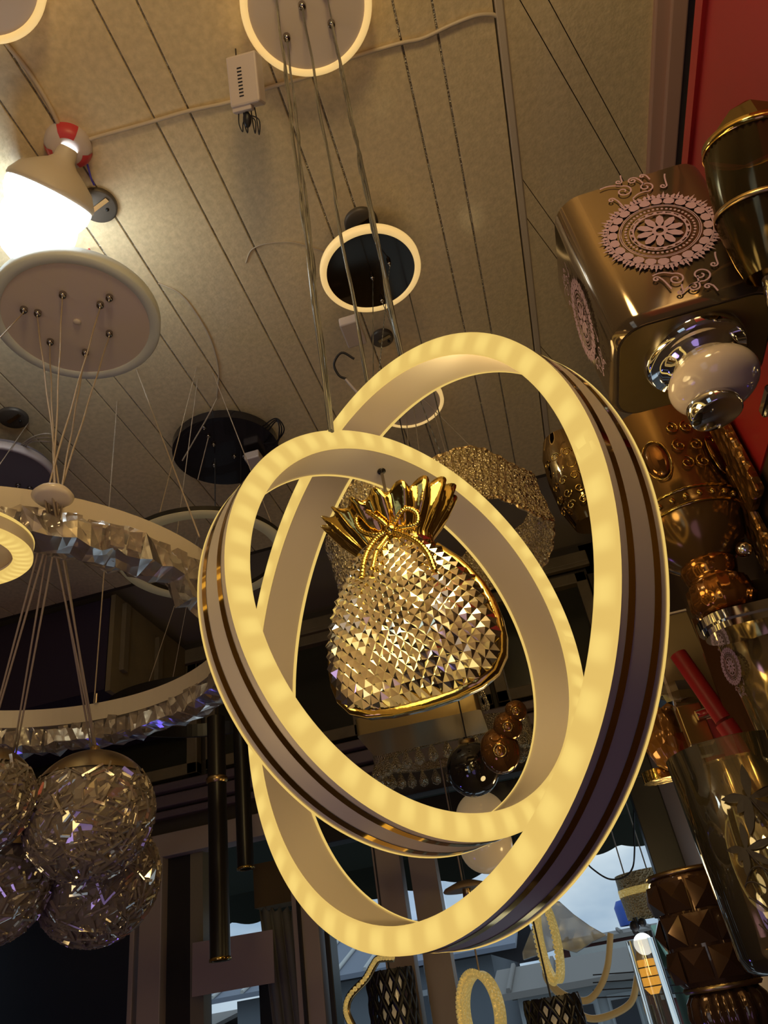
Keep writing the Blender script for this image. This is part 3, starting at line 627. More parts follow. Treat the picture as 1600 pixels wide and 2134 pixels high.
# amber pressed glass vase lamp
vc = np.array([.150, 1.30, .035]); vt = thing('wall_sconce', 'amber pressed glass lamp with raised pyramids over a fluted bowl, bottom right', 'wall lamp', (.15, 1.3, -.08))
mm = mat('dark_amber_glass', (.10, .052, .028), .08, metal=.55, coat=.5)
R3 = frame([0.0, 0, 1]); vo = MB().lathe([(.052, .085), (.056, .080), (.058, .0), (.056, -.045), (.050, -.052), (.047, -.058)], vc, None, 48).build('pressed_glass', mm, vt)
mb = MB()
for r_ in range(3):
    for kk in range(9):
        a = 2*PI*(kk+.5*(r_ % 2))/9; n_ = np.array([math.cos(a), math.sin(a), 0]); u = np.array([-math.sin(a), math.cos(a), 0]); c = vc+n_*.0575+np.array([0, 0, .058-.042*r_])
        q = [c+u*.0185*x+np.array([0, 0, .019*y]) for x, y in ((-1, -1), (1, -1), (1, 1), (-1, 1))]; mb.add(q+[c+n_*.011], [(0, 1, 4), (1, 2, 4), (2, 3, 4), (3, 0, 4)])
mb.build('pyramid_relief', mm, vo)
MB().lathe([(.0535, .084), (.056, .088), (.0535, .092), (.051, .088)], vc, None, 90, closed=True, rad=lambda a, j: 1+.012*math.cos(45*a)).build('beaded_rim', M['gold_old'], vo); MB().lathe([(.050, -.050), (.053, -.054), (.050, -.058)], vc, None, 90, rad=lambda a, j: 1+.02*math.cos(45*a)).build('beaded_rim', M['gold_old'], vo)
MB().lathe([(.044, -.058), (.052, -.068), (.055, -.085), (.050, -.102), (.038, -.115)], vc, None, 96, rad=lambda a, j: 1+.045*math.cos(16*a)).build('fluted_bowl', mm, vt)
MB().lathe([(.038, -.115), (.040, -.118), (.037, -.124), (.030, -.126)], vc, None, 90, rad=lambda a, j: 1+.015*math.cos(40*a)).build('bead_foot', M['gold_old'], vt)
MB().box(((vc[0]+XB)/2, vc[1], vc[2]-.135), (XB-vc[0]+.01, .03, .014)).lathe([(.032, -.126), (.032, -.15), (.0001, -.15)], vc, None, 28).build('arm', M['black'], vt)
# lamps between the board and the ring
t = thing('wall_sconce', 'gold oval bracket wall lamp with amber glass, just above the leaf print tumbler', 'wall lamp', (.26, 1.72, .33))
c = at(1432, 1605, 1.60)
MB().rbox(c, (.19, .062, .022), .030).build('bracket_plate', M['goldsoft'], t, bevel=.003)
a2 = at(1392, 1545, 1.56); MB().lathe([(.050, .085), (.046, .05), (.050, .0), (.036, -.04), (.020, -.055)], a2, None, 40, rad=lambda a, j: 1+.05*math.cos(9*a)).build('amber_glass', mat('amber_bowl_glass', (.26, .11, .025), .15, metal=.35, bump=('voronoi', 40, .8)), t)
MB().box((XB-.03, c[1], c[2]-.002), (.06, .03, .014)).build('arm', M['gold_old'], t)
t = thing('wall_sconce', 'boxy clear glass wall lamp with a chrome bar, right of the big ring', 'wall lamp', (.3, 1.5, .35))
c = at(1452, 1400, 1.52); bxm = MB().box(c+[.0, .0, .02], (.13, .004, .23)).box(c+[-.06, .05, .02], (.004, .10, .23)).build('glass_pane', mat('tan_glass_pane', (.24, .17, .085), .15, metal=.3), t)
MB().box(c+[.0, -.004, .132], (.134, .006, .004)).box(c+[.0, -.004, -.093], (.134, .006, .005)).box(c+[-.066, .0, .02], (.005, .006, .23)).box(c+[.066, .0, .02], (.005, .006, .23)).build('bevel_edge', M['frost'], bxm)
bb = at(1500, 1476, 1.40); MB().tube([bb+[-.045, 0, -.004], bb+[.030, 0, .006]], .009, 16).build('chrome_bar', M['chrome'], t); MB().tube([bb+[.026, 0, .006], bb+[.034, 0, .007]], .012, 16).build('bar_end', M['goldsoft'], t)
MB().box(at(1447, 1512, 1.42), (.045, .03, .075)).build('steel_block', M['gold_old'], t, bevel=.002); MB().box(at(1462, 1560, 1.42), (.035, .03, .03)).build('black_clamp', M['black'], t, bevel=.004)
ap = at(1410, 1452, 1.50); MB().lathe([(.040, .02), (.043, 0), (.038, -.015), (.02, -.02)], ap, None, 8, smooth=False).build('clear_cup', M['clear'], t)
tb = at(1522, 1535, 1.33); t2_ = tag(MB().tube([tb+[-.03, .01, .17], tb+[.0, 0, .03]], .016, 20).tube([tb+[.0, 0, .025], tb+[.03, 0, -.10]], .018, 20).build('red_tube', M['red']), 'red tube behind the boxy glass wall lamp and above the leaf tumbler', 'tube')
mp_ = at(1535, 1440, 1.36); t = thing('mirror_panel', 'slanted mirror strip with a pale edge beside the red tube', 'mirror', mp_-[0, 0, .15])
MB().box(mp_+[.01, .0, .0], (.006, .085, .30), frame([.05, 0, 1])).build('mirror', mat('brown_mirror', (.20, .09, .04), .12, metal=.7), t); MB().box(mp_+[.004, -.042, .0], (.004, .006, .30), frame([.05, 0, 1])).box(mp_+[.004, 0, -.15], (.004, .085, .006), frame([.05, 0, 1])).build('bevel_edge', M['frost'], t)
# clear oval shade high behind the big ring
oc = at(1203, 1010, 1.55); t = thing('wall_sconce', 'small clear glass shade with gold relief, between the big ring and the window beam', 'wall lamp', oc-[0, 0, .1])
MB().lathe([(.040, .12), (.052, .08), (.055, .02), (.050, -.05), (.034, -.10)], oc, None, 36).build('glass_shade', M['smoke'], t)
mb = MB()
for i in range(5):
    for a in (3.6, 4.1, 4.6): n_ = np.array([math.cos(a), math.sin(a), 0]); mb.tube(scroll(oc+n_*.053+np.array([0, 0, .05-.03*i]), np.stack([[-math.sin(a), math.cos(a), 0], [0, 0, 1], n_], 1), .011, 1.2, (-1)**i), .0018, 5)
mb.build('gold_relief', M['goldsoft'], t); MB().box((oc+np.array([XB-.0, oc[1], oc[2]]))/2*[1, 1, 1]-[0, 0, .11], (abs(XB-oc[0])+.0, .02, .012)).build('arm', M['gold_old'], t)
# ------------------------------------------------------------------ ceiling bulb and its holder
hb = atz(143, 300, CE); t = thing('ceiling_bulb', 'big lit white LED bulb in a round red and white ceiling holder, at left', 'light bulb', atz(80, 500, 1.40))
ax = nz(at(66, 505, 1.60)*1.0-(hb+[0, 0, -.03])); 
MB().lathe([(.048, 0), (.048, -.012), (.040, -.026), (.026, -.032), (.0001, -.032)], hb, None, 40).build('holder_base', M['plastic'], t)
for a in (.6, 2.7, 4.8): MB().lathe([(.0485, -.002), (.0487, -.012), (.0408, -.0265), (.030, -.031)], hb, None, 10, a0=a, a1=a+.9).build('red_patch', M['red_paint'], t)
Rb = frame(ax); b0_ = hb+[0, 0, -.028]
MB().lathe([(.020, -.005), (.022, .018), (.030, .028), (.052, .044), (.076, .064), (.0895, .088), (.0905, .096), (.0880, .100)], b0_, Rb, 56).build('bulb_collar', M['bulb_body'], t)
MB().lathe([(.0870, .096), (.0885, .104), (.087, .122), (.080, .138), (.0755, .146), (.078, .156), (.079, .172), (.076, .195), (.066, .222), (.048, .243), (.025, .256), (.0001, .260)], b0_, Rb, 56).build('bulb_globe', M['bulb'], t)
pl = b0_+ax*.28; lamp('bulb_light', pl, COOL, 3.0, .07)
w_ = tag(MB().tube(spline([atz(182, 342, CE-.01), atz(190, 372, CE-.02), atz(196, 385, CE-.01)], 4), .0022, 6).build('blue_wire', mat('blue_wire', (.08, .06, .6), .4)), 'short blue wire under the ceiling beside the white bulb holder', 'wire')
# ------------------------------------------------------------------ LED driver beside the main canopy
dc = at(513, 170, 1.46); t = thing('led_driver', 'white LED driver box with vent slots hanging from the ceiling by the main canopy', 'driver box', dc-[0, 0, .06])
Rd = np.stack([nz(RC@np.array([.97, -.1, -.25])), nz(RC@np.array([.06, .96, .28])), [0, 0, 0]], 1); Rd[:, 2] = np.cross(Rd[:, 0], Rd[:, 1])
cs = MB().box(dc, (.062, .088, .038), Rd); cs_o = cs.build('case', M['plastic'], t, bevel=.004)
mb = MB()
for i in range(9): mb.box(dc+Rd@np.array([-.005, -.020+.006*i, -.0193]), (.009, .0022, .0008), Rd); mb.box(dc+Rd@np.array([-.0305, -.016+.006*i, -.008]), (.0012, .0022, .012), Rd)
mb.build('vent_slots', M['black'], cs_o)
MB().box(dc+Rd@np.array([-.010, .046, -.004]), (.040, .012, .020), Rd).build('terminal', M['plastic'], cs_o, bevel=.002)
for i, (dx, cm) in enumerate(((-.022, 'wire_black'), (-.012, 'wire_black'), (.004, 'wire_black'), (.012, 'wire_black'))):
    p = [dc+Rd@np.array(q) for q in ((dx, .048, 0), (dx-.002, .070, .004*i), (dx+.004, .085+.004*i, 0), (dx+.008, .072, -.004), (-.006, .056, 0))]
    MB().tube(spline(p, 6), .0013, 6).build('wire', M[cm], t)
MB().sph(dc+Rd@np.array([-.006, .066, 0]), .009, 12, Rd, (1, 1.7, .8)).build('tape_wrap', M['wire_black'], t)
MB().tube([dc+Rd@np.array([-.02, -.04, .01]), np.array([dc[0]-.01, dc[1]-.02, CE])], .0016, 6).build('hanger', M['wire_black'], t)
# ------------------------------------------------------------------ smoked mirror canopy with a crystal ring
t2 = thing('crystal_pendant', 'wavy crystal bead ring pendant under a smoked mirror canopy with a glowing rim', 'pendant lamp', (-.11, 1.22, .72))
C2 = np.array([-.113, 1.205, 1.535]); c2o = canopy(t2, C2, .126, .03, M['blackmirror'], M['led_flat'], .016)
RG = 0.198; RCc = at(912, 1135, 1.36); nR = nz(np.array([.10, -.05, 1.0])); FR = frame(nz(nR-np.array([.22, .0, 0])), (0, 1, 0))
def wav(a, j): return 1+.035*math.sin(5*a+j*.05)+.006*math.sin(60*a+j)
wr = MB(); v = []; NW = 240; rows = [(-.050, 1.0), (-.046, 1.02), (-.03, 1.012), (-.01, 1.02), (.01, 1.012), (.03, 1.02), (.046, 1.03), (.052, 1.02)]
for i in range(NW):
    a = 2*PI*i/NW
    for j, (z, s_) in enumerate(rows):
        r = RG*s_*(1+.045*math.sin(3*a+.7)+.012*math.sin(80*a)*(1 if j % 2 else -1)); v.append(RCc+FR@np.array([r*math.cos(a), r*math.sin(a), z+.012*math.sin(6*a+1)+(.0025*math.sin(60*a) if j in (0, 7) else 0)]))
k = len(rows); wr.add(v, [(i*k+j, ((i+1) % NW)*k+j, ((i+1) % NW)*k+j+1, i*k+j+1) for i in range(NW) for j in range(k-1)], False)
wo = wr.build('bead_band', M['beads'], t2); sd = wo.modifiers.new('thick', 'SOLIDIFY'); sd.thickness = .006
mb = MB()
for j in (0, 7): mb.tube([np.array(v[i*k+j]) for i in range(0, NW, 2)], .0028, 6, closed=True)
mb.build('bead_edging', mat('gold_beads', (.66, .48, .24), .25, metal=.4, bump=('voronoi', 120, 1)), wo)
for (x, y), q in zip(((795, 622), (810, 545), (775, 575)), (1.2, 2.6, 4.4)):
    g = atz(x, y, 1.535); grip(c2o, g, .005); e = RCc+FR@np.array([RG*math.cos(q), RG*math.sin(q), .05]); cable(t2, g+[0, 0, -.015], e, .0011, two=False, amp=0)
dq = atz(735, 690, 1.50); MB().box(dq, (.052, .085, .03), frame([0, 0, 1])).build('driver_case', M['plastic'], t2, bevel=.004)
# ceiling bracket seen above that canopy, and hooks
for (x, y), nm, lb in (((752, 462), 'ceiling_bracket', 'round metal ceiling bracket just above the smoked mirror canopy'), ((796, 702), 'ceiling_bracket', 'small dark round bracket below the smoked mirror canopy'), ((205, 425), 'ceiling_bracket', 'dark round ceiling bracket right of the lit white bulb'), ((28, 868), 'ceiling_bracket', 'round bracket near the left edge above the grey canopy')):
    p = atz(x, y, CE); t = thing(nm, lb, 'bracket', p-[0, 0, .012]); R_ = .042 if x != 796 else .032
    MB().lathe([(R_, 0), (R_, -.010), (R_*.9, -.012), (.0001, -.012)], p, None, 32).build('plate', mat('zinc_plate', (.12, .10, .08), .45, metal=.4), t)
    MB().box(p+[.006, -.004, -.0145], (R_*1.2, .010, .003), frame([0, 0, 1], (.3, 1, 0))).build('crossbar', M['gold_old'], t)
    MB().sph(p+[.016, .012, -.014], .004, 10).build('screw', M['black'], t)
# further canopy with glowing rim and its wires
t = thing('pendant_canopy', 'glowing rimmed canopy farther back, seen through the top of the big ring', 'canopy', (.02, 1.75, 1.55))
C3 = atz(855, 845, 1.55); MB().tube([C3, np.array([C3[0], C3[1], CE])], .006, 10).build('stem', M['steel'], t); co_ = canopy(t, C3, .105, .03, M['canopy'], M['led_flat'], .012)
for i, (x, y, xe, ye) in enumerate(((862, 850, 873, 938), (846, 862, 852, 946), (905, 862, 934, 962), (880, 830, 985, 935))):
    g = atz(x, y, 1.55); cable(t, g, at(xe, ye, 1.9), .0014, 'cable_pale', two=False, amp=0)
d3 = at(712, 770, 1.9); tag(MB().tube(spline([at(738, 748, 1.9), at(712, 735, 1.9), at(696, 758, 1.9), at(706, 782, 1.9), at(722, 790, 1.9)], 6), .003, 8).build('loose_wire', M['wire_black']), 'loose dark wire curled below the smoked mirror canopy', 'wire')
tag(MB().tube([at(720, 790, 1.9), at(748, 822, 1.9)], .004, 8).build('wire_sleeve', M['plastic']), 'pale wire sleeve below the smoked mirror canopy', 'wire')
# ------------------------------------------------------------------ left cluster pendant with ice crystal globes
t3 = thing('cluster_pendant', 'round white canopy with ice crystal globes hanging on wires, at left', 'pendant lamp', (-.75, .96, .2))
C4 = np.array([-.745, .962, 1.36]); c4 = canopy(t3, C4, .1755, .045, M['canopy'], M['opal_rim'], .024)
MB().sph(C4+[0, 0, -.001], .0085, 14, None, (1, 1, .5)).build('centre_cap', M['white'], c4)
MB().tube([C4+[0, 0, .04], C4+[-.0, .01, .27]], .003, 8).build('hanger', M['wire_red'], t3)
kn = at(110, 1035, 1.04); knots = MB().lathe([(.0001, .014), (.022, .008), (.028, 0), (.022, -.006), (.0001, -.008)], kn, None, 20).build('cable_gatherer', M['white'], t3)
gp = [(50, 643), (79, 650), (131, 612), (209, 633), (228, 618), (105, 710), (178, 732), (228, 693)]
balls = [((188, 1698), 1.24, .100), ((204, 1832), 1.36, .106), ((-44, 1668), 1.15, .078), ((-14, 1845), 1.24, .088)]
for i, (x, y) in enumerate(gp):
    g = atz(x, y, 1.36); grip(c4, g, .0078, .9)
    if i == 0: cable(t3, g+[0, 0, -.015], at(-30, 735, 1.2), .0012, 'cable_pale', two=False, amp=0); continue
    if i == 4: continue
    cable(t3, g+[0, 0, -.015], kn+np.array([.010*math.cos(i*1.1), .010*math.sin(i*1.1), .006]), .0015, 'cable_pale', two=False, amp=.001)
for bi, ((bx_, by_), dd, br) in enumerate(balls):
    c = at(bx_, by_, dd); g = MB(); ic = MB()
    gl = MB().sph(c, br, 40); rr = rng.normal(size=len(gl.v))
    gl.v = [tuple(c+(np.array(p)-c)*(1+.012*rr[i])) for i, p in enumerate(gl.v)]; gl.sm = [False]*len(gl.sm)
    go_ = gl.build('ice_globe', M['globe'], t3)
    for q in range(850 if bi < 3 else 500):
        d_ = nz(rng.normal(size=3)); 
        if d_[2] > .52: continue
        Rq = frame(d_, nz(rng.normal(size=3))); L_ = rng.uniform(.16, .5)*br
        ic.box(c+d_*(br+.0005), (L_*.8, .0030*rng.uniform(.6, 1.6), .0070), Rq@np.array(Matrix.Rotation(rng.normal()*.5, 3, 'X')))
    ic.build('ice_sticks', M['globe'], go_)
    MB().lathe([(br*1.035*math.sin(a), br*1.035*math.cos(a)) for a in np.linspace(.001, 1.02, 14)], c, None, 48).lathe([(.0085, br), (.0085, br+.012), (.004, br+.016)], c, None, 16).build('gold_cap', M['gold_old'], go_)
    for q in range(2):
        cable(t3, c+[0, .003*q, br+.012], kn+np.array([.012*(q-.5), .008*bi-.01, -.004]), .0016, 'cable_pale', two=False, amp=0)
# crystal ring chandelier around those wires
t4 = thing('ring_chandelier', 'very large ring chandelier of clear crystal blocks in plastic film, unlit, at left', 'chandelier', (-.87, 1.03, .6))
RZ = .70; C5 = np.array([-1.276*RZ, 1.517*RZ, RZ]); R5 = .60*RZ
w5 = MB().lathe([(R5-.012, 0), (R5+.012, 0), (R5+.012, -.040), (R5-.012, -.040)], C5, None, 128, closed=True, smooth=False).build('white_band', M['band'], t4)
blk = MB()
NB = 96
for i in range(NB):
    a = 2*PI*i/NB; n_ = np.array([math.cos(a), math.sin(a), 0]); u = np.array([-math.sin(a), math.cos(a), 0])
    for side, rr_ in ((1, R5+.020), (0, R5-.004)):
        Rq = np.stack([n_, u, [0, 0, 1]], 1)@np.array(Matrix.Rotation(rng.normal()*.12, 3, 'X'))
        blk.box(C5+n_*(rr_+.003*rng.normal())+np.array([0, 0, -.062+.003*rng.normal()]), (.016, .021, .034+.010*rng.uniform()), Rq)
bo = blk.build('crystal_blocks', M['clearblock'], t4); bo['label'] = 'clear crystal blocks'
v = []; NF = 150; pf = [(R5+.016, -.036), (R5+.036, -.055), (R5+.032, -.088), (R5+.0, -.096), (R5-.022, -.084), (R5-.020, -.05)]
for i in range(NF):
    a = 2*PI*i/NF
    for r, z in pf: q = .006*math.sin(13*a+z*80)+.004*rng.normal(); v.append(C5+np.array([(r+q)*math.cos(a), (r+q)*math.sin(a), z+.004*rng.normal()+(-.03 if (abs(a-4.9) < .12 or abs(a-6.1) < .14) and r > R5-.01 and z < -.05 else 0)]))
k = len(pf); MB().add(v, [(i*k+j, ((i+1) % NF)*k+j, ((i+1) % NF)*k+j+1, i*k+j+1) for i in range(NF) for j in range(k-1)]).build('plastic_film', M['film'], t4)
for (x0, y0), (x1, y1), l in (((284, 770), (415, 1118), 1), ((190, 800), (196, 1465), 1)):
    p1 = atz(x1, y1, RZ); p0 = np.array([p1[0]+.02, p1[1]+.05, CE]) if l else None
    q0 = atz(x0, y0, CE) if (x0, y0) == (284, 770) else np.array([p1[0], p1[1], CE])
    cable(t4, q0, p1, .0016, 'cable_pale', two=False, amp=0)
MB().tube([atz(197, 1465, RZ)+[.004, 0, .02], atz(197, 1465, RZ)+[.004, 0, -.002]], .005, 10).build('cable_clip', M['chrome'], t4); MB().sph(atz(182, 1487, RZ-.014)*1.0, .006, 10).build('screw_cap', M['white'], t4)
MB().tube([atz(60, 880, CE), np.array([C5[0]-.3, C5[1], RZ])], .0014, 6).build('cable', M['cable_pale'], t4)
# glowing ring at the left edge, belonging to the next lamp
t5 = thing('pendant_lamp', 'glowing ring pendant cut off by the left edge of the photo, above the crystal globes', 'pendant lamp', (-.62, .55, .4))
CL = atz(-66, -70, 1.585); canopy(t5, CL, .124, .045, M['canopy'], M['led_flat'], .0145)
CR5 = at(-134, 1158, .80); vd = nz(ray(-118, 1150)); upi = nz(RC@np.array([.15, -1, 0])); o5 = light_ring(t5, CR5, nz(vd*.48+upi*.87), .094, .0195, .020, (), stripes=False); MB().lathe([(.0001, .006), (.0735, .006), (.0735, .010), (.0001, .010)], CR5, frame(nz(vd*.48+upi*.87)), 48).build('centre_plate', M['canopy'], o5)
cable(t5, CL, CR5+[0, 0, .09], .0016, two=False, amp=0)
MB().box(CL+(CR5-CL)*.0+[0, 0, .03], (.06, .02, .006)).build('bracket', M['steel'], t5)
# ------------------------------------------------------------------ black canopy, tubes, unlit rings at the back
C6 = np.array([-.468*1.6, 1.105*1.6, 1.60]); t6 = thing('tube_pendant', 'black round canopy with two slim black tube lamps hanging below it', 'pendant lamp', (-.75, 1.77, .2))
c6 = MB().lathe([(.170, 0), (.170, .03), (.0001, .03)], C6, None, 64, smooth=False).disc(C6, np.eye(3), .170, 0, 64, True).build('canopy_plate', mat('black_canopy', (.02, .016, .018), .18, coat=.3), t6)
for x, y in ((425, 890), (434, 908), (445, 925), (488, 950), (508, 950), (446, 968)): grip(c6, atz(x, y, 1.60), .007, .6)
MB().tube(spline([atz(452, 830, 1.63), atz(440, 855, 1.60), atz(424, 884, 1.59), atz(380, 960, 1.55)], 8), .0022, 6).build('cable', M['cable_pale'], t6)
MB().tube([atz(434, 912, 1.59), atz(412, 1000, 1.50)], .0015, 6).build('cable', M['cable_pale'], t6)
for q in range(3): MB().tube(spline([atz(545+4*q, 890+8*q, 1.62), atz(575, 872+3*q, 1.58), atz(592-5*q, 895, 1.56), atz(575, 920+4*q, 1.57), atz(548, 925, 1.60)], 8), .0022, 6).build('wire_loop', M['wire_black'], t6)
MB().box(atz(532, 960, 1.57), (.05, .07, .03)).build('connector', M['plastic'], t6, bevel=.004)
for (xt, yt), (xb, yb), dpt in (((459, 1480), (459, 2003), 1.85), ((514, 1560), (512, 1812), 2.30)):
    p1 = at(xb, yb, dpt); L_ = .62 if dpt < 2 else .50
    o = MB().lathe([(.0255, 0), (.0255, L_)], p1, None, 28).build('black_tube', M['black'], t6)
    MB().lathe([(.018, .001), (.0275, .0), (.0275, .006), (.0255, .008)], p1, None, 28).lathe([(.0001, .01), (.018, .01)], p1, None, 28).build('brass_ring', M['goldsoft'], o)
    zc = .43 if dpt < 2 else .6
    if dpt < 2: MB().lathe([(.0265, zc), (.030, zc+.006), (.030, zc+.014), (.0265, zc+.018)], p1, None, 28).build('brass_collar', M['gold_old'], o)
    MB().tube([p1+[0, 0, L_], np.array([C6[0]+(.05 if dpt > 2 else -.04), C6[1], 1.59])], .0018, 6).build('cable', M['wire_black'], t6)
def plain_ring(name, label, C, n, R, t_, w, mt, rim, cab=((0, 0),), up=1.64):
    t = thing(name, label, 'pendant lamp', np.asarray(C)-[0, 0, w]); F3 = frame(n, (0, 1, 0))
    o = MB().lathe([(R-t_, 0), (R, 0), (R, w), (R-t_, w)], C, F3, 96, closed=True, smooth=False).build('ring_band', mt, t)
    MB().lathe([(R-t_, -.002), (R, -.002), (R, .0), (R-t_, .0)], C, F3, 96, closed=True).build('diffuser', rim, o)
    for a in (.4, 2.5, 4.6):
        p = np.asarray(C)+F3@np.array([(R-t_/2)*math.cos(a), (R-t_/2)*math.sin(a), w]); MB().tube([p, np.array([C[0]+.03*math.cos(a), C[1]+.03*math.sin(a), up])], .0013, 6).build('cable', M['cable_pale'], t)
    return t
plain_ring('ring_pendant', 'unlit pale rimmed ring lamp in the dark behind the crystal ring chandelier', (-.681*1.0, 1.452*1.0, 1.0), (0, 0, 1), .205, .03, .012, M['black'], M['led_dim'])
plain_ring('ring_pendant', 'plain black hoop lamp behind the crystal globes and the black tubes', at(425, 1490, 2.5), (.05, -.1, 1), .31, .012, .045, M['black'], M['black'])
t = thing('pendant_canopy', 'grey white canopy at the left edge above the crystal ring chandelier', 'canopy', atz(0, 1000, 1.5)); Cg = atz(2, 1000, 1.5)
cg = canopy(t, Cg, .155, .04, mat('grey_canopy', (.20, .17, .19), .4), M['plastic'], .012); 
for x, y in ((38, 1010), (62, 1016)): grip(cg, atz(x, y, 1.5), .008, .6)
for q in range(3): MB().tube(spline([atz(40+6*q, 930, 1.54), atz(70, 910+5*q, 1.5), atz(105, 905+8*q, 1.5), atz(125, 930, 1.54)], 7), .0022, 6).build('cable_loop', M['cable_pale'], t)
# ------------------------------------------------------------------ lamps seen through the small ring
t = thing('crystal_chandelier', 'rectangular gold tray chandelier with a curtain of crystal drops, seen under the pouch', 'chandelier', at(880, 1520, 2.0))
ct = at(882, 1512, 2.0); Rt = np.array(Matrix.Rotation(.03, 3, 'Z'))
MB().rbox(ct, (.325, .20, .045), .012, Rt).build('gold_tray', mat('tray_gold', (.42, .33, .16), .18, metal=.8), t, bevel=.003)
cb = ct+[.045, .0, .022]; mb = MB()
for j in range(9):
    for i in range(26):
        x = -.125+.25*i/25; z = .035*j; s_ = 1-.075*j
        for yy in (-.085, .085): mb.lathe([(.0001, .015), (.0048, .004), (.0048, -.006), (.0001, -.016)], cb+np.array([x*s_, yy*s_, z+.02]), None, 4, smooth=False)
    for i in range(10):
        y_ = -.08+.16*i/9; s_ = 1-.075*j
        for xx in (-.13, .13): mb.lathe([(.0001, .015), (.0048, .004), (.0048, -.006), (.0001, -.016)], cb+np.array([xx*s_, y_*s_, .035*j+.02]), None, 4, smooth=False)
mb.build('crystal_drops', M['beads'], t); MB().rbox(cb+[0, 0, .17], (.17, .10, .31), .01, taper=1.35).build('inner_frame', mat('champagne_core', (.30, .22, .11), .3, metal=.4), t)
MB().rbox(cb+[0, 0, .34], (.12, .10, .02), .01).build('top_plate', M['goldsoft'], t); cable(t, cb+[0, 0, .35], cb+[0, 0, CE-cb[2]], .002, two=False, amp=0)
t = thing('crystal_chandelier', 'oval chandelier edged with a row of beaded teardrops, seen low inside the small ring', 'chandelier', at(940, 1600, 2.5))
oc2 = at(945, 1570, 2.75); Ro = np.diag([1.0, .55, 1.0]); RO = .300
MB().lathe([(RO, .07), (RO, .0), (RO-.03, .0), (RO-.03, .07)], oc2, Ro, 80, closed=True, smooth=False).build('bead_ring', M['beads'], t)
MB().lathe([(.0001, .03), (RO-.03, .03)], oc2, Ro, 64).build('tan_plate', mat('tan_plate', (.30, .21, .12), .45), t)
for i in range(36):
    a = 2*PI*i/36; p = oc2+Ro@np.array([RO*math.cos(a), RO*math.sin(a), 0]); MB().lathe([(.0001, .01), (.010, -.012), (.019, -.034), (.017, -.05), (.0001, -.060)], p, None, 12, smooth=False).build('teardrop', M['beads'], t)
cable(t, oc2+[0, 0, .03], oc2+[0, 0, CE-oc2[2]], .002, two=False, amp=0)
t = thing('bubble_lamp', 'cluster of smoky amber mirrored glass bubbles below the crystal pouch', 'pendant lamp', at(1040, 1600, 1.45))
for i, (x, y, r, sc) in enumerate(((1042, 1564, .0365, (1, 1, 1.15)), (1058, 1514, .027, (1, 1, 1)), (1075, 1482, .020, (1, 1, 1)), (1068, 1478, .014, (1, 1, 1)))):
    c = at(x, y, 1.38); bo_ = MB().sph(c, r, 32, None, sc).build('glass_bubble', M['amberball'], t)
    MB().lathe([(r*.25, 0), (r*.3, .002), (r*.35, 0)], c+nz(-c)*r*1.0, frame(-c), 20).build('glass_rim', M['goldsoft'], bo_)
cable(t, at(1068, 1475, 1.38), np.append(at(1068, 1475, 1.38)[:2], CE), .0016, two=False, amp=0)
def ball_pendant(label, x, y, d_, r, mt, cap, opening_=False):
    c = at(x, y, d_); t = thing('globe_pendant', label, 'pendant lamp', c-[0, 0, r]); MB().sph(c, r, 40).build('globe', mt, t)
    MB().lathe([(r*.30, r*.95), (r*.30, r*1.1), (r*.1, r*1.15)], c, None, 24).build('cap', cap, t); cable(t, c+[0, 0, r*1.1], np.append(c[:2], CE), .0018, two=False, amp=0, m='wire_black')
    if opening_: MB().lathe([(r*.46, -r*.885), (r*.42, -r*.80), (.0001, -r*.80)], c, None, 28).build('opening', M['black'], t)
ball_pendant('glossy black glass globe behind the smoky amber bubbles', 985, 1603, 1.7, .060, M['blackball'], M['gold_old'])
ball_pendant('cream opal globe directly under the black glass globe', 1003, 1705, 2.1, .072, M['globewhite'], M['gold_old'])
ball_pendant('lower cream opal globe with a dark opening, between the two rings', 1012, 1760, 2.3, .082, M['globewhite'], M['gold_old'], True)
t = thing('plate_pendant', 'shallow amber dish pendant below the cream globes, in front of the sky', 'pendant lamp', at(968, 1845, 2.6)); c = at(972, 1852, 2.6)
MB().lathe([(.0001, .026), (.03, .024), (.075, .008), (.082, 0), (.080, -.004), (.0001, .006)], c, None, 48).build('dish', mat('amber_dish', (.38, .26, .13), .35), t); MB().lathe([(.015, .0), (.018, -.03), (.0001, -.035)], c, None, 20).build('socket', M['gold_old'], t)
cable(t, c+[0, 0, .026], np.append(c[:2], .75), .0016, two=False, amp=0)
# ------------------------------------------------------------------ at the window
def sheet(name, label, cat, pts, d, mt, th=.0008): return tag(MB().poly([np.asarray(p) for p in pts], np.asarray(d)*th).build(name, mt), label, cat)
d_ = nz(at(480, 2010, 1)); sheet('paper_sheet', 'blank grey paper sheet hung on the window behind the black tube', 'paper', [aty(401, 1965, YF-.06), aty(568, 1937, YF-.06), aty(572, 2048, YF-.06), aty(400, 2078, YF-.06)], (0, 1, 0), M['paper'])
v = []; n = 24
for i in range(n+1):
    for j in range(9):
        p = aty(540+100*i/n+(4*j), 1895+34*j+6*math.sin(i*1.7), YF+.12+.015*math.sin(i*1.3)); v.append(p)
tag(MB().add(v, [(i*9+j, (i+1)*9+j, (i+1)*9+j+1, i*9+j+1) for i in range(n) for j in range(8)], True).build('hanging_cloth', M['curtain']), 'beige cloth hanging outside the window left of the right door frame', 'cloth').modifiers.new('thick', 'SOLIDIFY').thickness = .004
tag(MB().box(aty(590, 1840, YF+.25), (.22, .12, .17)).build('cardboard_box', mat('cardboard', (.16, .09, .03), .8)), 'brown cardboard box above the beige cloth outside the window', 'box')
tag(MB().box((-1.24, YF+.30, -.55), (.26, .03, 1.9)).build('dark_door', M['frame_dark']), 'dark door leaf outside the window beneath the grey paper sheet', 'door')
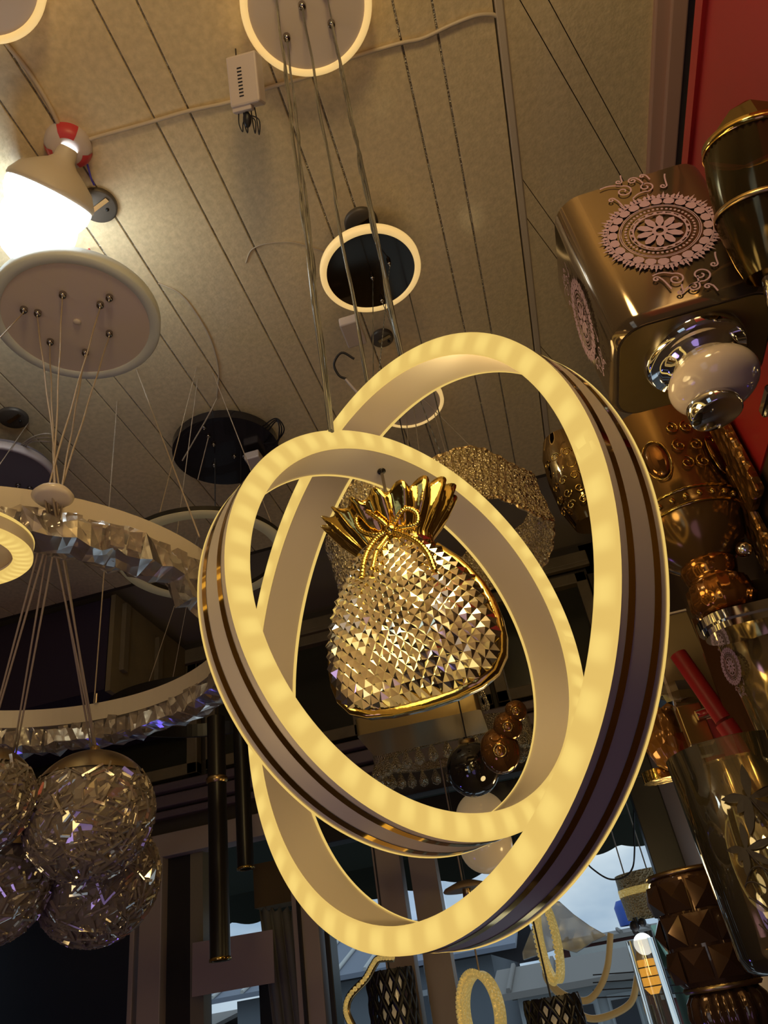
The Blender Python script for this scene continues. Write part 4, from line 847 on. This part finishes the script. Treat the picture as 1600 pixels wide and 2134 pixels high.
# crystal rope lamp
def rope_lamp(label, pix, Y, r=.013, closed=False, name='rope_lamp', mt='goldglow'):
    t = thing(name, label, 'lamp', aty(*pix[-1], Y)); p = spline([aty(x, y, Y) for x, y in pix], 10)
    MB().tube(p, r, 8, closed).build('frame', M['gold_old'], t)
    v = MB()
    for i, q in enumerate(p[::2]): v.sph(q+np.array([0, -r*1.0, 0]), r*.62, 8)
    v.build('crystal_beads', M[mt], t); return t
rope_lamp('angular crystal rope lamp at the bottom, left of the window mullions', [(820, 1996), (790, 1998), (778, 2012), (762, 2040), (730, 2075), (722, 2105), (732, 2134), (750, 2165)], 2.6, .012)
def lattice(label, x, y0, y1, w, Y):
    p0 = aty(x, y0, Y); p1 = aty(x+4, y1, Y); h = p0[2]-p1[2]; c = (p0+p1)/2; t = thing('lattice_lamp', label, 'lamp', p1); mb = MB(); R_ = w
    for kk in range(14):
        for s_ in (-1, 1):
            mb.tube([c+np.array([R_*math.cos(2*PI*kk/14+s_*1.6*q), R_*math.sin(2*PI*kk/14+s_*1.6*q), h*(.5-q)]) for q in np.linspace(0, 1, 14)], lambda u: .006+.004*abs(math.sin(u*14)), 5)
    mb.lathe([(R_+.003, h/2), (R_+.003, h/2-.02)], c, None, 32).lathe([(R_+.003, -h/2), (R_+.003, -h/2+.02)], c, None, 32)
    mb.build('black_lattice', M['black'], t); MB().lathe([(R_*.5, h*.45), (R_*.5, -h*.45)], c, None, 24).build('inner_shade', M['globewhite'], t); MB().tube([c+[0, 0, h/2], c+[0, 0, h/2+.6]], .003, 6).build('cable', M['wire_black'], t)
lattice('black lattice cylinder lamp left of the double mullion', 822, 2020, 2240, .075, 2.9)
lattice('black lattice cylinder lamp right of the double mullion', 928, 1990, 2240, .055, 3.6)
lattice('black lattice lamp at the bottom below the gold loop lamps', 1165, 2075, 2260, .085, 2.9)
def hoop(label, x, y, rx, ry, Y, cables=True):
    c = aty(x, y, Y); e = aty(x, y+ry, Y); R_ = np.linalg.norm(c-e); asp = rx/ry; t = thing('hoop_lamp', label, 'lamp', e); F3 = frame([-.55, -1, 0.05])@np.diag([asp*1.5, 1, 1])
    o = MB().lathe([(R_, 0), (R_, .05), (R_-.018, .05), (R_-.018, 0)], c, F3, 72, closed=True).build('gold_hoop', M['goldglow'], t)
    b = MB()
    for i in range(56): a = 2*PI*i/56; b.sph(c+F3@np.array([R_*math.cos(a), R_*math.sin(a), .052]), .008, 6)
    b.build('crystal_beads', M['goldglow'], o)
    if cables: MB().tube([c+[0, 0, R_], c+[0, 0, R_+.7]], .003, 6).build('cable', M['cable_pale'], t)
hoop('oval gold hoop lamp with crystal edging at the bottom, right of the mullions', 1014, 2110, 40, 92, 2.9)
hoop('narrow gold hoop lamp wrapped in a clear bag, under the big ring', 1150, 1958, 17, 92, 3.4)
for i, (xa, xb, yb, lb) in enumerate(((1140, 1272, 2085, 'smaller yellow rope loop lamp hanging outside below the clear bag'), (1136, 1332, 2122, 'larger yellow rope loop lamp hanging outside below the clear bag'))):
    pts = [(xa, 2010), (xa+6, 2045), ((xa+xb)/2-30, yb-12), ((xa+xb)/2+15, yb), (xb-22, yb-28), (xb-6, yb-75), (xb, yb-140)]
    p = spline([aty(x, y, 3.7) for x, y in pts], 8); tag(MB().tube(p, .013, 8).build('rope_loop', mat('yellow_rope', (.50, .34, .14), .4, emit=(1, .6, .2), es=.08)), lb, 'lamp')
bgc = aty(1215, 1935, 3.5); v = []
ptsb = [(1130, 1880), (1165, 1878), (1195, 1905), (1230, 1930), (1262, 1948), (1235, 1962), (1200, 1985), (1165, 1975), (1090, 2000), (1088, 1985)]
bg = MB().poly([aty(x, y, 3.46) for x, y in ptsb], (0, .06, 0)).build('clear_plastic_bag', M['bag_film']); tag(bg, 'clear plastic bag wrapped around the narrow gold hoop lamp', 'bag')
t = thing('drum_lamp', 'gold crystal drum lamp hanging outside in front of the sky', 'lamp', aty(1352, 1905, 3.8)); dc_ = aty(1353, 1862, 3.8); Rd_ = .125
dr = MB().lathe([(Rd_, .085), (Rd_, .05), (Rd_*1.02, .02), (Rd_, -.02), (Rd_*.98, -.055), (Rd_*.97, -.085)], dc_, None, 64, smooth=False).build('crystal_drum', mat('pale_gold_crystal', (.62, .45, .22), .3, metal=.2, bump=('voronoi', 120, 1)), t)
MB().lathe([(Rd_*1.025, .028), (Rd_*1.025, .0)], dc_, None, 64).build('lit_band', M['goldglow'], dr)
for q in (-.08, .02): MB().tube([dc_+[q, 0, .085], np.array([dc_[0]+q, dc_[1], .83])], .003, 6).build('cable', M['cable_pale'], t)
# wires outside
tag(MB().tube(spline([aty(1215, 1755, 3.6)*1.0]+[aty(x, y, 3.6) for x, y in ((1222, 1795), (1240, 1815), (1270, 1832), (1300, 1828), (1318, 1808), (1322, 1770), (1321, 1740), (1320, 1600))], 8), .0035, 6).build('hanging_wire', M['wire_black']), 'dark wire drooping in a curve outside under the awning', 'wire')
t = thing('bulb_lamp', 'bare lit white bulb on a dark scrolled stem outside, by the slanted black post', 'lamp', aty(1340, 1990, 3.5))
bc = aty(1341, 1967, 3.5); MB().sph(bc, .038, 24).build('bulb', mat('lit_outdoor_bulb', (1, 1, 1), .5, emit=(.95, .98, 1), es=1.5), t)
MB().tube(spline([aty(x, y, 3.52) for x, y in ((1322, 1912), (1326, 1925), (1322, 1940), (1332, 1950))], 6), .010, 8).sph(aty(1322, 1930, 3.5), .02, 10).sph(aty(1338, 1922, 3.5), .016, 10).build('scroll_stem', M['wire_black'], t); q_ = aty(1332, 1950, 3.55); MB().tube([q_, np.array([q_[0], q_[1], -EYE])], .008, 8).build('stand', M['wire_black'], t)
t = thing('lantern', 'glass lantern with a glowing orange tube beside the slanted black post', 'lamp', aty(1352, 2100, 3.4)); lc = aty(1354, 2035, 3.4)
MB().lathe([(.03, .055), (.034, .05), (.034, -.03), (.015, -.055), (.0001, -.055)], lc, None, 24).build('orange_tube', M['filament'], t); MB().lathe([(.05, .12), (.055, -.16)], lc, None, 32).build('glass', M['clear'], t)
for z in (.03, .0, -.03): MB().lathe([(.0355, z+.002), (.0365, z), (.0355, z-.002)], lc, None, 24).build('wire_band', M['black'], t)
for (xa, ya, xb, yb, lb) in ((1350, 1940, 1416, 2150, 'slanted black metal post outside by the lantern'), (1352, 2095, 1366, 2150, 'short black metal post under the lantern')):
    tag(MB().tube([aty(xa, ya, 3.6), aty(xb, yb, 3.6)], .02, 4).build('metal_post', M['frame_dark']), lb, 'post')
for i in range(4): tag(MB().tube([aty(1235, 2032+16*i, 3.9), aty(1425, 2018+17*i, 3.9)], .0025, 5).build('utility_wire', M['wire_black']), ('top', 'second', 'third', 'bottom')[i]+' one of four thin black wires strung behind the orange lantern outside', 'wire', 'black wires behind the lantern')
# awning with scalloped valance
t = thing('awning', 'dark green awning with a scalloped edge outside over the windows', 'awning', (-1, 4.4, .5)); YA = 4.4
MB().poly([(-3.6, YF+.11, .92), (1.2, YF+.11, .92), (1.2, YA, .74), (-3.6, YA, .74)], (0, 0, .02)).build('canvas', M['awning'], t)
v = []; n = 192
for i in range(n+1):
    x = -3.6+4.8*i/n; z = .605-.028*abs(math.sin(PI*(x+3.6)/.24)); v += [(x, YA, .75), (x, YA, z)]
vo_ = MB().add(v, [(2*i, 2*i+1, 2*i+3, 2*i+2) for i in range(n)]).build('valance', M['awning'], t); vo_.modifiers.new('thick', 'SOLIDIFY').thickness = .004
# ------------------------------------------------------------------ street beyond
def house(label, x0, x1, y0, y1, z1, wall, roof, ridge, over=.3, wins=()):
    t = thing('house', label, 'house', ((x0+x1)/2, (y0+y1)/2, -EYE)); MB().box(((x0+x1)/2, (y0+y1)/2, (z1-EYE)/2), (x1-x0, y1-y0, z1+EYE)).build('walls', M[wall], t)
    ym = (y0+y1)/2; pr_ = [(x0-over, y0-over, z1), (x1+over, y0-over, z1), (x1+over, ym, ridge), (x0-over, ym, ridge), (x0-over, y1+over, z1), (x1+over, y1+over, z1)]
    MB().add(pr_+[(a, b, c+.06) for a, b, c in pr_], [(0, 1, 2, 3), (3, 2, 5, 4), (6, 9, 8, 7), (9, 10, 11, 8), (0, 6, 7, 1), (0, 3, 9, 6), (1, 7, 8, 2), (3, 4, 10, 9), (2, 8, 11, 5), (4, 5, 11, 10)]).build('roof', M[roof], t)
    rb = MB()
    for i in range(int((x1-x0)/.45)): x = x0-over+.2+.45*i; rb.tube([(x, y0-over, z1+.08), (x, ym, ridge+.08)], .03, 5)
    rb.build('roof_ribs', M['sign'] if roof == 'roofblue' else M[roof], t)
    for (wx_, wz, ww, wh) in wins:
        w_ = MB().box((wx_, y0-.02, wz), (ww, .06, wh)).build('window', M['wallpale'], t); MB().box((wx_, y0-.05, wz), (ww*.8, .04, wh*.8)).build('pane', M['window_dark'], w_)
house('grey house with a ribbed blue grey roof seen left of the mullions', -5.2, -1.45, 12, 16, .62, 'wallgrey', 'roofblue', 1.35, .4, ((-4.2, 0, .9, .7), (-2.6, 0, .9, .7), (-3.4, -.9, 1.2, .8)))
house('pale house with a flat brown roof at the far left window', -9.5, -6.6, 13, 17, .25, 'wallpale', 'roofbrown', .6, .3, ((-7.6, -.4, .8, .6),))
house('low shop house with weathered brown roof below the big ring', -.95, .30, 9.4, 11, .05, 'wallpale', 'roofbrown', .30, .25, ((-.4, -.3, .5, .5), (.1, -.3, .3, .5)))
house('maroon walled building behind the rope loop lamps', -.6, 1.3, 14, 18, .62, 'maroon', 'roofbrown', .78, .1, ((.2, .1, .5, .7), (.9, .1, .4, .7)))
house('small green building right of the lantern', .72, 1.7, 9, 11, .12, 'green', 'green', .45, .1, ((1.1, -.3, .3, .3),))
tag(MB().box((.10, 13.84, .44), (1.1, .08, .26)).build('sign_board', M['sign']), 'white shop sign board on the roof beyond the rope loop lamps', 'sign')
tag(MB().lathe([(.19, -.2), (.21, .1), (.15, .2), (.0001, .22)], (.66, 16, 1.08), None, 20).build('water_tank', M['blue']), 'blue water tank above the maroon building', 'tank')
o = struct('street', MB().box((0, 22, -EYE-.04), (60, 36, .06)), M['asphalt'])

for c, d_, lb in (((-2.32, YF+.35, -.3), (.86, .04, 2.2), 'tall dark panel outside the far left window'), ((-1.80, YF+.42, -.62), (.30, .04, 1.9), 'dark panel outside beside the left door frame, below a gap of daylight')):
    tag(MB().box(c, d_).build('dark_panel', mat('navy_black_panel', (.012, .010, .020), .5)), lb, 'panel')
